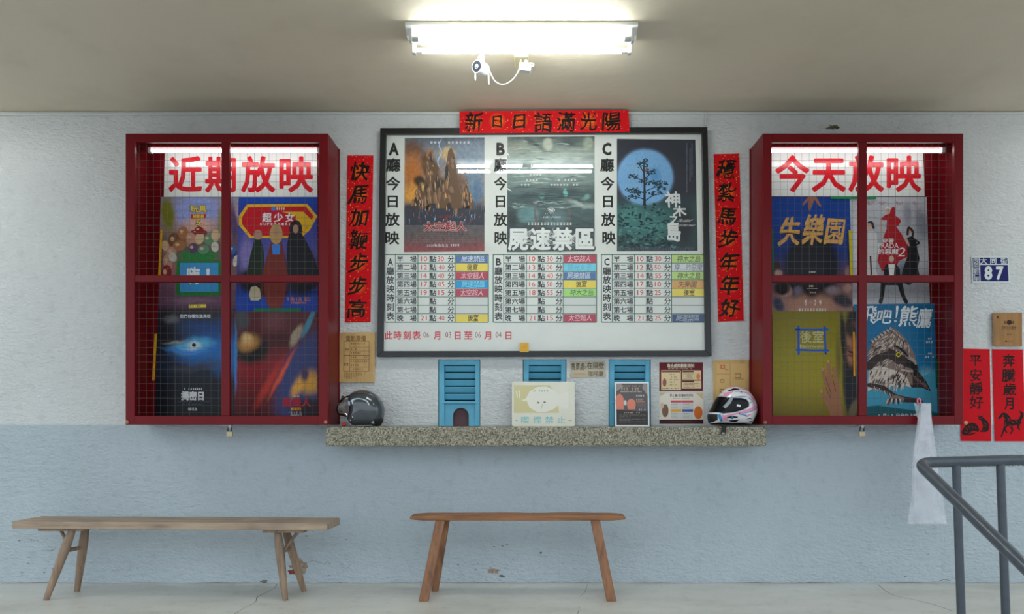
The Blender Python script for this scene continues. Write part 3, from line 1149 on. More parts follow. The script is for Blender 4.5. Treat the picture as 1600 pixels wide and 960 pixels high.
# --- now showing, lower left: mustard poster
def d_room(s):
    B = 1
    for a, b, c, d, w in [(1243, 515, 1293, 515, 3.4), (1245, 547, 1294, 548, 3.4), (1247.5, 511, 1248, 553, 3.6), (1288.5, 511, 1290, 552, 3.4)]:
        s.stroke([(a, b), ((a + c) / 2, (b + d) / 2 + .4), (c, d)], [w, w * .85, w], B)
    s.row('後室', 1249.5, 517.5, 1288, 536, 2, gap=.1, bold=.015)
    s.word('Backrooms', 1250, 538.5, 1288, 544.6, 2, bold=.02)
    s.line(1243, 515.5, 1250, 514.8, 2.2, 3)
    s.line(1290, 551, 1291, 554, 2.2, 3)
    # hand on the wall
    for pts, ws in [([(1294, 566), (1296, 590), (1304, 618)], [5, 7, 10]), ([(1286, 578), (1291, 598), (1300, 622)], [5, 7, 10]), ([(1302, 576), (1307, 596), (1310, 620)], [5, 6.5, 9]),
                    ([(1284, 612), (1289, 622), (1297, 634)], [5, 7, 9]), ([(1302, 612), (1303, 632), (1309, 655)], [22, 22, 18])]:
        s.stroke(pts, ws, 4)
    for pts in ([(1290, 590), (1299, 616)], [(1300, 586), (1306, 612)], [(1290, 606), (1298, 622)]):
        s.stroke(pts, [.8, 1.2], 5, 3)
    for x, y in ((1294, 565.5), (1285.6, 577.5), (1283.6, 611.5)):
        s.ell(x, y, 1.5, 2.6, 6, rot=8)


poster([(1206.5, 486.5), (1337.5, 486.5), (1339, 653), (1208, 653)], YL - .001,
       'mustard yellow film poster titled 後室 in a blue tape square, lower left of the right cabinet',
       [(486, (128, 116, 26)), (560, (156, 144, 36)), (600, (160, 146, 38)), (653, (126, 110, 28))],
       [(1336, 570, 22, 110, 0, (34, 30, 30), .25), (1334, 540, 16, 38, 0, (160, 106, 82), .35), (1330, 516, 12, 16, 20, (44, 32, 30), .6), (1325, 545, 6, 8, 30, (110, 68, 56), .7), (1330, 556, 8, 3.4, -10, (120, 54, 52), .5), (1330, 551, 6, 2, -10, (40, 24, 28), .4),
        (1318, 530, 5, 50, 4, (34, 28, 26), .5), (1334, 610, 16, 40, 0, (26, 28, 36), .3), (1334, 640, 8, 20, -20, (110, 100, 70), .5), (1310, 560, 6, 50, 0, (112, 98, 26), .9)],
       d_room, [(26, 88, 190), (196, 190, 140), (16, 40, 120), (164, 112, 82), (110, 70, 52), (196, 150, 120)], GP, warp=.012, wscale=7, grain=.06)


# --- now showing, lower right: hawk-eagle
def d_eagle(s):
    W, D, MID, BK, Y, SNOW, HILL, LT = 1, 2, 3, 4, 5, 6, 7, 8
    s.ds = 4e-6
    s.poly([(1332, 560), (1345, 572), (1358, 580), (1380, 590), (1420, 592), (1440, 590), (1464, 576), (1465, 653), (1335, 653)], SNOW)
    s.poly([(1335, 640), (1350, 636), (1372, 634), (1400, 638), (1430, 642), (1450, 640), (1465, 646), (1465, 653), (1335, 653)], HILL)
    rnd = random.Random(3)
    # far wing
    s.poly([(1424, 578), (1436, 582), (1447, 596), (1455, 612), (1440, 606), (1424, 606), (1408, 600)], D)
    s.poly([(1358, 556), (1380, 566), (1410, 574), (1426, 584), (1426, 602), (1404, 598), (1380, 600), (1358, 606)], MID)
    # breast
    s.poly([(1358, 560), (1376, 572), (1402, 580), (1416, 588), (1424, 606), (1404, 600), (1386, 606), (1370, 604), (1356, 612)], W)
    # head
    s.poly([(1356, 550), (1362, 535), (1374, 524), (1386, 516), (1394, 512.5), (1402, 516), (1414, 528), (1424, 544), (1430, 556), (1430, 564), (1427, 572), (1429, 580), (1424, 588), (1416, 584), (1408, 578), (1392, 574), (1376, 572), (1358, 576)], MID)
    for i in range(420):
        t = rnd.random()
        x = 1360 + rnd.random() * 62
        y = 516 + rnd.random() * 56
        if y < 516 + abs(x - 1394) * (.9 if x > 1394 else .75) or (x > 1416 and y > 560):
            continue
        L = rnd.uniform(4, 8)
        dx, dy = (-.75, .66) if x < 1396 else (-.2, .98)
        col = W if rnd.random() < (.66 if y < 542 else .40) else (D if rnd.random() < .75 else LT)
        s.stroke([(x, y), (x + dx * L, y + dy * L)], [rnd.uniform(.7, 1.5), .3], col, 3)
    for i in range(34):                                   # crest
        x = 1362 + i * 1.6
        y = 534 - (x - 1362) * .68 if x < 1394 else 512.5 + (x - 1394) * .95
        s.stroke([(x, y + 2), (x - 3.4, y - 1.4 + rnd.uniform(-1, 1))], [1.8, .3], W if i % 3 else D, 2)
    s.stroke([(1358, 572), (1372, 560), (1390, 556), (1404, 566)], [14, 12, 10, 8], D)
    s.stroke([(1390, 548), (1402, 556), (1414, 566), (1424, 572)], [6, 10, 13, 8], D)
    s.stroke([(1398, 541), (1408, 546), (1418, 556)], [3, 4, 3], BK)
    # beak and eye
    s.stroke([(1420, 567), (1428, 572), (1431, 580), (1428, 588)], [9, 11, 8, 3], BK)
    s.stroke([(1422, 560), (1428, 564), (1431, 569)], [5, 5, 3], LT)
    s.stroke([(1408, 578), (1418, 580), (1426, 580)], [1.4, 1.8, 1.4], W)
    s.ell(1403.5, 554.5, 4.6, 4.6, BK)
    s.ell(1403.5, 554.5, 3.8, 3.9, Y)
    s.ell(1404, 554.2, 2.0, 2.1, BK)
    # breast streaks
    for i in range(46):
        x = 1360 + rnd.random() * 58
        y = 578 + rnd.random() * 22
        L = rnd.uniform(6, 11)
        s.stroke([(x, y), (x - L * .25, y + L * .5), (x - L * .4, y + L)], [.6, rnd.uniform(1.6, 2.8), .5], D if i % 3 else MID, 3)
    for i in range(26):
        x = 1364 + rnd.random() * 54
        s.stroke([(x, 598 + rnd.random() * 6), (x - 2, 610 + rnd.random() * 3)], [2.6, .4], W if i % 2 else LT, 3)
    for i in range(12):
        x = 1424 + i * 2
        s.stroke([(x, 584 + i * 1.6), (x + 6, 596 + i * 1.3)], [1.6, .4], MID if i % 2 else BK, 2)
    # flying bird below
    s.stroke([(1358, 602), (1380, 607), (1396, 618), (1412, 624), (1430, 626), (1440, 628)], [6, 8, 7, 9, 7, 4], D)
    s.stroke([(1386, 630), (1398, 622), (1410, 624)], [6, 8, 6], MID)
    for i in range(9):
        s.stroke([(1362 + i * 4, 602 + i * 1.8), (1364 + i * 4, 608 + i * 1.8)], [1.2, .5], W if i % 2 else MID, 2)
    for i in range(7):
        s.stroke([(1388 + i * 3, 624), (1384 + i * 4, 632)], [2.2, .8], D if i % 2 else W, 2)
    for i, (ch, a, b, c, d) in enumerate([('飛', 1342, 478, 1370, 506), ('吧', 1370, 484, 1393, 506), ('熊', 1406, 480, 1434, 510), ('鷹', 1434, 482, 1456, 512)]):
        s.char(ch, a, b, c, d, 9, bold=.018, shear=.18, warp=.05, seed=i + 11, brush=True)
    s.stroke([(1402, 480), (1401, 492), (1399.5, 497)], [4, 2.6, 1], 9)
    s.ell(1399, 502, 1.8, 1.8, 9)
    s.greek(1450, 1456, 528.5, 2.6, 9)
    s.greek(1447, 1459, 533, 4, 9)
    s.greek(1450, 1456, 551.5, 2.6, 9)
    s.greek(1446, 1460, 556, 4, 9)
    s.row('6月15日全台上映', 1372, 646.5, 1434, 653, 9, bold=.02)


poster([(1333.5, 476), (1460, 474), (1465, 653), (1336, 653)], YL,
       'blue film poster titled 飛吧！熊鷹 with a hawk-eagle head, lower right of the right cabinet',
       [(474, (10, 104, 150)), (520, (14, 110, 160)), (580, (20, 116, 164)), (610, (90, 160, 186)), (653, (60, 140, 166))],
       [(1390, 600, 60, 14, 0, (60, 150, 186), .9), (1450, 590, 16, 20, 30, (120, 184, 206), .8), (1344, 590, 14, 16, -30, (130, 190, 210), .8)],
       d_eagle, [(216, 202, 190), (58, 44, 46), (136, 114, 106), (28, 26, 30), (206, 186, 40), (64, 158, 190), (22, 92, 104), (170, 156, 148), (226, 234, 238)], GP, warp=.02, wscale=5, grain=.06)


def strip(pts, rgb, label, y=YL - .004):
    s = Sheet(y)
    s.slab(pts, .004, 0)
    o = s.build('magnet_strip', [flat(rgb, .5)])
    tag(o, label, 'magnet strip', 'magnet strips holding the cabinet posters')


strip([(250.5, 360), (254, 360), (251, 431), (247, 431)], (226, 170, 20), 'yellow magnet strip on the left edge of the 玩具總動員 poster')
strip([(241.5, 522), (245.5, 522), (241.5, 595), (237.5, 595)], (222, 166, 20), 'yellow magnet strip on the left edge of the 揭密日 poster')
strip([(397, 482), (471, 482), (471, 487), (396, 487)], (20, 110, 76), 'green magnet strip across the bottom of the 超少女 poster')
strip([(1298.5, 307), (1369, 307), (1369, 311), (1298.5, 311)], (20, 140, 80), 'green magnet strip across the top of the right cabinet posters')
strip([(1326, 360), (1330.5, 360), (1333, 432), (1328.5, 432)], (206, 186, 26), 'yellow magnet strip on the right edge of the 失樂園 poster')
strip([(1332.5, 519), (1335.5, 519), (1336.5, 588), (1333.5, 588)], (222, 150, 20), 'orange yellow magnet strip between 後室 and hawk-eagle posters')
strip([(1206, 358), (1208.5, 358), (1209, 428), (1206.5, 428)], (20, 110, 70), 'green magnet strip on the left edge of the 失樂園 poster')
strip([(1461, 560), (1464.5, 560), (1466, 606), (1462.5, 606)], (16, 80, 60), 'dark green magnet strip on the right edge of the hawk-eagle poster')


# ------------------------------------------------------------------ the central notice board
YB = -.022


def board():
    root = thing('notice_board', ((850 - VX) / 235, -.02, (912 - 556) / 235), 'large black framed glazed film board in the middle of the wall', 'notice board')
    O = [(594, 200), (1105.5, 198.5), (1112, 556.5), (589, 557.5)]
    I = [(603.5, 209), (1097, 207.5), (1102.5, 548), (598.5, 549)]
    g = G()
    yf, yb = -.05, -.001
    for i in range(4):
        j = (i + 1) % 4
        fr = [P(*O[i], yf), P(*O[j], yf), P(*I[j], yf), P(*I[i], yf)]
        bk = [Vector((p.x, yb, p.z)) for p in fr]
        g.hexa(fr, bk)
    g.build('frame', M['black'], root, bevel=.002)
    s = Sheet(-.004)
    s.slab([(597, 203), (1102, 202), (1107, 553), (593, 554)], .0175, 0)
    s.build('backing_panel', M['board'], root)
    a = [P(600, 205, -.049), P(1101, 204, -.049), P(1105.5, 552, -.040), P(595.5, 553, -.040)]
    g = G()
    g.add(a, [(0, 1, 2, 3)])
    g.build('glass_pane', M['glass'], root)
    # column headings
    ys = [(223, 243), (248, 268), (277, 297), (305, 324.5), (333, 353), (362, 382)]
    for hall, x0, x1, dx in (('A', 604, 626, -.5), ('B', 772, 792, 0), ('C', 937.5, 958.5, .6)):
        s = Sheet(YB)
        for i, ch in enumerate(hall + '廳今日放映'):
            o = dx * i
            if i == 0:
                s.word(ch, x0 + 3.5 + o, 223, x1 - 3 + o, 243, 0, bold=.045)
            else:
                s.char(ch, x0 + .5 + o, ys[i][0], x1 - .5 + o, ys[i][1], 0, bold=.026)
        s.build('heading_letters', M['ink'], root)
    rows = ['早\u3000場', '第二場', '第三場', '第四場', '第五場', '第六場', '第七場', '晚\u3000場']
    H = 13.22
    for hall, xs in (('A', (601.6, 618, 653, 711, 763)), ('B', (770.6, 787, 822.5, 880, 932)), ('C', (939.8, 956.5, 991.5, 1049.5, 1101.2))):
        s = Sheet(YB)
        y0, y1 = 398, 398 + 8 * H
        for x in xs:
            s.line(x, y0, x, y1, 1.1 if x not in (xs[0], xs[-1]) else 1.5, 0)
        for r in range(9):
            s.line(xs[0] if r in (0, 8) else xs[1], y0 + r * H, xs[4], y0 + r * H, 1.0 if r not in (0, 8) else 1.5, 0)
        for i, ch in enumerate(hall + '廳放映時刻表'):
            yy = y0 + 5.5 + i * 14.1
            if i == 0:
                s.word(ch, xs[0] + 4.2, yy + .5, xs[1] - 4, yy + 11.5, 1, bold=.03)
            else:
                s.char(ch, xs[0] + 2.2, yy, xs[1] - 2.2, yy + 12.2, 1, bold=.02)
        for r in range(8):
            ya = y0 + r * H
            s.row(rows[r], xs[1] + 2, ya + 2, xs[2] - 2, ya + H - 1.6, 1, gap=.06, bold=.018)
            s.char('點', xs[2] + 18, ya + 1.8, xs[2] + 28.5, ya + H - 1.4, 1, bold=.018)
            s.char('分', xs[3] - 11.5, ya + 1.8, xs[3] - 1.5, ya + H - 1.4, 1, bold=.018)
        s.build('printed_timetable', [M['green'], M['ink']], root)
    for part in ((('此', 601, 613), ('時', 615, 627), ('刻', 630, 642), ('表', 644.5, 657)), (('月', 678, 689.5),), (('日', 709.5, 721), ('至', 725, 738)), (('月', 757, 769),), (('日', 788.5, 800.5),)):
        s = Sheet(YB)
        for ch, a, b in part:
            s.char(ch, a, 518, b, 531, 0, bold=.02)
        s.build('red_lettering', M['red'], root)


board()

GB = 'film posters on the notice board'


def d_A(s):
    s.greek(660, 692, 221, 3.4, 1, 6)
    s.greek(700, 734, 221, 3.4, 1, 6)
    rnd = random.Random(12)
    pts = [(633, 352)]
    x = 633
    while x < 756:
        h = rnd.uniform(4, 14) + (8 if 676 < x < 720 else 0)
        w = rnd.uniform(1.5, 4)
        pts += [(x, 334 - h * .6), (x + w * .5, 328 - h), (x + w, 334 - h * .5)]
        x += w
    pts += [(756.5, 334), (756.5, 352)]
    s.poly(pts, 6)
    for k in range(60):
        x = rnd.uniform(636, 750)
        y = rnd.uniform(326, 350)
        s.stroke([(x, y), (x + rnd.uniform(-2, 2), y + rnd.uniform(2, 8))], [rnd.uniform(.5, 1.6), .3], rnd.choice([7, 8, 2]), 2)
    # craggy rock towers under the storm
    def crag(cx, base, top, w, seed):
        q = random.Random(seed)
        s.poly([(cx - w * .42, base), (cx - w * .2, base - (base - top) * .5), (cx - w * .08, top + 4), (cx + 1, top - 2), (cx + w * .12, top + 8), (cx + w * .24, base - (base - top) * .45), (cx + w * .45, base)], 12)
        for k in range(26):
            t = k / 25
            y0 = base - (base - top) * (1 - t) * q.uniform(.85, 1)
            x0 = cx + q.uniform(-.5, .5) * w * (.25 + t)
            hh = q.uniform(8, 20) * (.6 + t)
            ww = q.uniform(2.5, 6) * (.6 + t * .6)
            y1 = min(base, y0 + hh)
            s.poly([(x0, y0), (x0 + ww * .6, y0 + hh * .3), (x0 + ww * .8, y1), (x0 - ww * .2, y1), (x0 - ww * .6, y0 + hh * .4)], q.choice([11, 12, 13, 13, 14]))
            if q.random() < .6:
                s.poly([(x0 + ww * .1, y0 + 1), (x0 + ww * .55, y0 + hh * .3), (x0 + ww * .5, y1 - 1), (x0 + ww * .2, y0 + hh * .5)], q.choice([15, 16, 9]))
    crag(672, 318, 238, 34, 5)
    crag(704, 326, 232, 46, 8)
    crag(728, 322, 280, 22, 3)
    crag(656, 322, 288, 26, 4)
    s.stroke([(690, 216), (686, 228), (690, 238), (684, 252), (687, 262)], [.6, 1.6, 1.4, 2, .4], 2, 3)
    for k in range(14):
        t = (k - 6.5) / 6.5
        s.line(694 + t * 26, 352, 694 + t * 62, 392.5, .5, 8)
    s.row('太空超人', 662, 347, 729, 361, 4, gap=.05, bold=.05)
    s.row('太空超人', 662, 347, 729, 361, 3, gap=.05, bold=.02)
    s.greek(684, 704, 337, 4, 3)
    for i in range(5):
        s.greek(652 - i * 2, 736 + i * 2, 364 + i * 3.4, 1.5, 5, 2)
    s.row('2026年6月3日(三)', 667, 381.5, 702, 386, 1, bold=.02)
    s.greek(704, 720, 381.5, 4, 1)


poster([(632.5, 216), (757, 214.5), (757, 393), (631, 394)], YB - .0003,
       'stormy orange and blue film poster titled 太空超人 on the notice board',
       [(215, (96, 106, 124)), (240, (140, 146, 154)), (300, (160, 132, 112)), (330, (92, 98, 108)), (370, (104, 96, 98)), (394, (156, 84, 88))],
       [(735, 240, 34, 26, 10, (124, 140, 160), .6), (645, 235, 22, 20, 0, (110, 84, 72), .7), (645, 270, 24, 40, 0, (186, 116, 60), .7), (650, 305, 30, 20, 0, (226, 160, 70), .7), (740, 290, 24, 40, 0, (110, 134, 156), .7),
        (672, 262, 14, 30, 24, (110, 82, 56), .4), (672, 240, 7, 8, 0, (166, 120, 92), .4), (658, 286, 10, 14, 40, (70, 54, 44), .4), (702, 245, 10, 14, 0, (206, 172, 130), .5), (698, 240, 14, 12, 0, (214, 184, 136), .7), (712, 290, 20, 26, 0, (120, 92, 76), .5),
        (688, 290, 14, 14, 0, (70, 60, 56), .5), (664, 300, 10, 16, 20, (230, 196, 120), .5), (700, 322, 60, 12, 0, (56, 64, 78), .6), (640, 330, 14, 12, 0, (74, 60, 66), .6), (745, 300, 9, 20, 0, (90, 120, 150), .5), (706, 312, 6, 16, 0, (170, 150, 160), .8),
        (708, 340, 16, 16, 0, (120, 132, 146), .8), (690, 345, 8, 20, 0, (40, 42, 52), .7)],
       d_A, [(226, 228, 232), (170, 200, 240), (150, 52, 58), (226, 200, 196), (140, 134, 136), (58, 62, 74), (110, 124, 140), (150, 88, 84), (236, 170, 90), (132, 144, 160), (72, 58, 50), (104, 80, 62), (134, 106, 84), (56, 52, 56), (206, 168, 128), (180, 140, 104)], GB, warp=.03, wscale=9, grain=.20, gscale=24)


def d_B(s):
    for i, ch in enumerate('屍速禁區'):
        x = 795 + i * 34.6 - (i == 1) * 0
        s.char(ch, x - 1, 356, x + 30.5, 391.5, 2, bold=.062)
        s.char(ch, x, 357, x + 29.5, 390.5, 1, bold=.034)
    rnd = random.Random(5)
    for k in range(120):
        y = rnd.choice([rnd.uniform(216, 268), rnd.uniform(262, 286), rnd.uniform(314, 326)])
        x = rnd.uniform(796, 905)
        L = rnd.uniform(8, 30)
        if x + L > 928:
            L = 928 - x
        dy = rnd.uniform(-2.5, 2.5)
        s.stroke([(x, y), (x + L * .5, y + dy), (x + L, y + dy * rnd.uniform(-.4, 1.4))], [.2, rnd.uniform(.5, 1.7), .2], rnd.choice([4, 4, 5, 5, 6]), 3)
    for k in range(40):
        y = rnd.uniform(290, 312)
        x = rnd.uniform(796, 900)
        s.stroke([(x, y), (x + 12, y + rnd.uniform(-1, 1)), (x + 24, y)], [.3, rnd.uniform(.8, 2), .3], rnd.choice([3, 7]), 3)
    for c0, c1 in ((814, 832), (851, 868), (890, 904)):
        for k in range(14):
            s.line(c0 + rnd.uniform(-4, 4), 372 + rnd.uniform(-8, 14), c1 + rnd.uniform(-4, 4), 368 + rnd.uniform(-12, 16), .5, 1)
    s.greek(825, 896, 347.5, 4.6, 1, 5)
    s.greek(845, 876, 338.5, 2.2, 1)
    s.ell(860.5, 328.5, 6.6, 3.4, 1)
    s.ell(860.5, 328.5, 5.6, 2.6, 3)
    s.word('~', 856.5, 327, 864.5, 330, 1, bold=.02)
    s.greek(852, 869, 333, 1.6, 1)
    s.greek(828, 846, 272, 3, 1, 5)
    s.greek(822, 842, 280, 3, 1, 5)
    s.greek(872, 902, 280, 3, 1, 5)
    s.greek(814, 836, 287.5, 3, 1, 5)
    s.greek(860, 906, 287.5, 3, 1, 5)
    for x0, y0, x1, y1 in ((793, 240, 797, 246), (793, 295, 800, 299)):
        s.stroke([(x0, y0), (x1, y1)], [2, .5], 1, 2)
    s.line(842, 310, 866, 345, 1.0, 3)


poster([(793, 214), (929, 213), (929, 393), (792, 394)], YB - .0003,
       'grey green film poster titled 屍速禁區 with large white letters on the notice board',
       [(213, (84, 100, 98)), (240, (150, 164, 156)), (262, (120, 142, 138)), (285, (120, 140, 136)), (305, (70, 88, 92)), (325, (84, 104, 106)), (360, (74, 90, 92)), (394, (96, 106, 106))],
       [(810, 228, 22, 12, 0, (150, 156, 144), .8), (857, 224, 9, 11, 0, (186, 192, 176), .5), (918, 224, 9, 12, 0, (156, 170, 152), .5), (835, 225, 18, 5, -30, (66, 76, 76), .8), (890, 222, 20, 8, 0, (70, 86, 86), .8),
        (860, 248, 70, 8, 4, (176, 190, 182), .9), (860, 272, 60, 8, -4, (150, 168, 162), .9), (860, 305, 70, 12, 3, (66, 88, 90), .6), (884, 303, 4, 9, 6, (110, 186, 176), .4), (846, 305, 5, 5, 0, (90, 150, 140), .6), (915, 307, 10, 4, 10, (120, 166, 156), .7),
        (910, 318, 30, 5, -8, (160, 176, 170), .8), (826, 335, 20, 16, 0, (104, 142, 146), .4), (800, 345, 10, 30, 0, (60, 70, 74), .8), (870, 345, 20, 16, 0, (104, 130, 134), .6), (838, 345, 3, 34, 8, (110, 92, 88), .7), (890, 345, 2, 26, 0, (116, 106, 104), .7)],
       d_B, [(222, 226, 224), (70, 78, 80), (56, 72, 76), (178, 196, 188), (150, 172, 164), (96, 116, 114), (84, 106, 110)], GB, warp=.05, wscale=5, grain=.22, gst=(.4, 2.4, 1), gscale=18)


def d_C(s):
    MOON, TR, TK, WH, LF = 1, 2, 3, 4, 5
    s.ds = 4e-6
    rnd = random.Random(9)
    # moonlit pine standing on a wooded hill
    s.stroke([(1007, 320), (1007, 290), (1006, 262), (1007, 252)], [4.2, 3.2, 2.2, 1], TK)
    for pts in ([(1007, 302), (994, 298), (984, 296)], [(1007, 300), (1020, 294), (1036, 290)], [(1006, 284), (994, 278), (986, 276)], [(1007, 280), (1018, 270), (1022, 266)], [(1006, 270), (1000, 260), (996, 256)], [(1008, 314), (1020, 306), (1034, 302)], [(1007, 312), (996, 308), (982, 306)]):
        s.stroke(pts, [1.8, 1.2, .6], TK, 3)
    for cx, cy, rx, ry, n in ((988, 297, 11, 5, 26), (1030, 288, 13, 6, 34), (990, 276, 8, 4, 20), (1016, 268, 9, 5, 24), (1003, 258, 9, 5, 22), (1008, 252, 5, 4, 10), (1010, 284, 12, 5, 22), (1024, 302, 12, 4, 24), (986, 308, 10, 4, 20), (1000, 302, 9, 4, 16), (1034, 296, 8, 4, 14)):
        for _ in range(n):
            a, r = rnd.uniform(0, 2 * pi), sqrt(rnd.random())
            s.ell(cx + rx * r * cos(a), cy + ry * r * sin(a), rnd.uniform(1.2, 2.4), rnd.uniform(.8, 1.4), TR, rot=rnd.uniform(-30, 30), n=7)
    for i in range(240):
        x = rnd.uniform(966, 1056)
        y = 318 + rnd.random() ** .8 * 70
        if x > 1040 and y < 340:
            continue
        s.ell(x, y, rnd.uniform(1.6, 3.6), rnd.uniform(1, 2), LF if rnd.random() < .45 else TR, rot=rnd.uniform(-40, 40), n=7)
    s.stroke([(1008, 268), (1010, 264), (1011, 262)], [2.2, 2.4, 1.4], 6, 2)
    for i, (ch, a, b, c, d) in enumerate([('神', 1040, 300, 1063, 324), ('木', 1052, 322, 1072, 338), ('之', 1046, 335, 1060, 351), ('島', 1041, 347, 1063, 377)]):
        s.char(ch, a, b, c, d, WH, bold=.03, shear=-.05, warp=.04, seed=i + 21)
    s.word('The island', 1059, 342, 1081, 347, WH, shear=.3)
    s.word('and the trees', 1059, 350, 1086, 354, WH, shear=.3)
    for j, x in enumerate((1072.5, 1077.5, 1080.5)):
        for k in range(22 if j else 30):
            y = 224 + k * (2.6 if j == 0 else 2.4) + (8 if j == 1 else 0)
            s.rect(x, y, x + 1.4, y + 1.5, 7)
    for k in range(3):
        s.greek(966, 1085, 386 + k * 2.2, 1.5, 7, 2.6)


poster([(964, 217), (1086.5, 218.5), (1090, 392), (964, 393)], YB - .0003,
       'dark film poster titled 神木之島 with a tree against a blue moon, notice board',
       [(217, (50, 54, 66)), (300, (54, 56, 68)), (330, (60, 92, 96)), (360, (56, 88, 90)), (393, (60, 72, 78))],
       [(1008, 277, 46, 46, 0, (120, 160, 200), .16), (1008, 277, 43.5, 43.5, 0, (120, 170, 214), .06), (998, 262, 18, 14, 30, (130, 176, 214), .8), (1024, 276, 12, 18, 0, (92, 148, 200), .8), (990, 290, 16, 12, 0, (126, 172, 210), .8),
        (1012, 350, 56, 34, 0, (70, 118, 118), .7), (985, 335, 26, 18, 0, (76, 128, 124), .8), (1070, 350, 20, 44, 0, (52, 56, 64), .7), (970, 385, 20, 14, 0, (60, 86, 84), .8)],
       d_C, [(106, 158, 206), (30, 56, 66), (34, 40, 48), (216, 218, 216), (84, 136, 128), (150, 84, 84), (120, 128, 146)], GB, warp=.006, wscale=6, grain=.12)


# cards and strips slotted into the timetables
ROWN = ['morning', 'second', 'third', 'fourth', 'fifth', 'sixth', 'seventh', 'evening']
STRIP_COL = {'blue': (80, 112, 160), 'navy': (50, 74, 116), 'yellow': (226, 204, 84), 'red': (178, 58, 80), 'cyan': (22, 152, 208), 'sky': (112, 200, 220),
             'green': (182, 210, 120), 'lime': (160, 212, 116), 'grey': (206, 210, 214), 'orange': (214, 160, 90), 'white': (206, 210, 206)}
TT = {
    'A': [('10', '30', 'blue', '屍速禁區'), ('12', '40', 'yellow', '後室'), ('14', '40', 'red', '太空超人'), ('17', '05', 'cyan', '屍速禁區'), ('19', '15', 'red', '太空超人'), (None, None, 'white', ''), (None, None, 'white', ''), ('21', '40', 'yellow', '後室')],
    'B': [('10', '30', 'red', '太空超人'), ('13', '00', 'sky', '陽光女子'), ('14', '40', 'blue', '屍速禁區'), ('16', '50', 'yellow', '後室'), ('18', '55', 'lime', '神木之島'), (None, None, 'white', ''), (None, None, 'white', ''), ('21', '15', 'red', '太空超人')],
    'C': [('10', '30', 'green', '神木之島'), ('12', '50', 'grey', '穿…的惡魔'), ('14', '55', 'green', '神木之島'), ('17', '10', 'orange', '失樂園'), ('19', '25', 'yellow', '後室'), (None, None, 'white', ''), (None, None, 'white', ''), ('21', '25', 'navy', '屍速禁區')],
}
XS = {'A': (601.6, 618, 653, 711, 763), 'B': (770.6, 787, 822.5, 880, 932), 'C': (939.8, 956.5, 991.5, 1049.5, 1101.2)}
INKS = {'blue': (206, 214, 224), 'navy': (170, 180, 190), 'red': (224, 190, 196), 'cyan': (130, 214, 236), 'sky': (90, 170, 200), 'yellow': (40, 40, 36), 'green': (60, 76, 56), 'lime': (70, 110, 70), 'grey': (110, 112, 120), 'orange': (90, 76, 56)}
rs = random.Random(2)
for hall in 'ABC':
    xs = XS[hall]
    for r, (hh, mm, colr, title) in enumerate(TT[hall]):
        ya = 398 + r * 13.22
        for txt, cx, colname in ((hh, xs[2] + 9.4, 'hour'), (mm, xs[2] + 36.5, 'minute')):
            if txt is None:
                continue
            j = rs.uniform(-.5, .5)
            s = Sheet(YB - .0004)
            s.slab([(cx - 6.2 + j, ya + 1.2), (cx + 6.2 + j, ya + 1.2), (cx + 6.2 + j, ya + 12), (cx - 6.2 + j, ya + 12)], .001, 0)
            s.word(txt, cx - 4.9 + j, ya + 2.8, cx + 4.7 + j, ya + 10.6, 1, bold=.022 if (txt in ('10', '17', '13') and rs.random() < .7) else .006)
            o = s.build('number_card', [M['card'], M['cardred']])
            tag(o, 'white card printed %s in %s column, %s row, hall %s timetable' % (txt, colname, ROWN[r], hall), 'number card', 'number cards in the timetables')
        s = Sheet(YB - .0004)
        a, b = xs[3] + .8, xs[4] - .9 + rs.uniform(-.3, .3)
        dy = rs.uniform(-.3, .3)
        s.slab([(a, ya + .9 + dy), (b, ya + .7 + dy), (b, ya + 12.6 + dy), (a, ya + 12.7 + dy)], .0012, 0)
        mats = [flat(STRIP_COL[colr], .5)]
        if title:
            n = len(title)
            w = {2: 17, 3: 29, 4: 37, 5: 44}[n]
            c = (a + b) / 2 + rs.uniform(-1, 4) - (2 if n == 5 else 0)
            for i, ch in enumerate(title):
                cw = w / n
                s.char(ch, c - w / 2 + i * cw, ya + 1.6, c - w / 2 + (i + 1) * cw - .4, ya + 11.8 + rs.uniform(-.6, .6), 1, bold=.004 if n > 2 else .014, shear=.12, warp=.035, seed=r * 5 + i, rot=rs.uniform(-4, 4))
            mats.append(flat(INKS[colr], .6))
        o = s.build('title_strip', mats)
        lab = ('%s strip handwritten %s, %s row of hall %s timetable' % (colr, title, ROWN[r], hall)) if title else 'blank white strip in the %s row of hall %s timetable' % (ROWN[r], hall)
        tag(o, lab, 'title strip', 'film title strips in the timetables')
for txt, cx, what in (('06', 666, 'first month card'), ('03', 700.5, 'first day card'), ('06', 747, 'second month card'), ('04', 779, 'second day card')):
    s = Sheet(YB - .0004)
    s.slab([(cx - 6.5, 517), (cx + 6.5, 517), (cx + 6.5, 530), (cx - 6.5, 530)], .001, 0)
    s.word(txt, cx - 4.6, 519, cx + 4.4, 528, 1, bold=.004)
    tag(s.build('number_card', [M['card'], M['cardgrey']]), 'white card printed %s, %s in the red date line under the timetables' % (txt, what), 'number card', 'number cards in the date line')
s = Sheet(-.0505)
s.slab([(812, 536), (826, 536), (826, 550.5), (812, 550.5)], .0005, 0)
s.greek(815, 823, 541, 3, 1)
tag(s.build('yellow_sticker', [flat((214, 166, 66)), flat((190, 140, 50))]), 'small square yellow sticker at the bottom of the notice board', 'sticker')


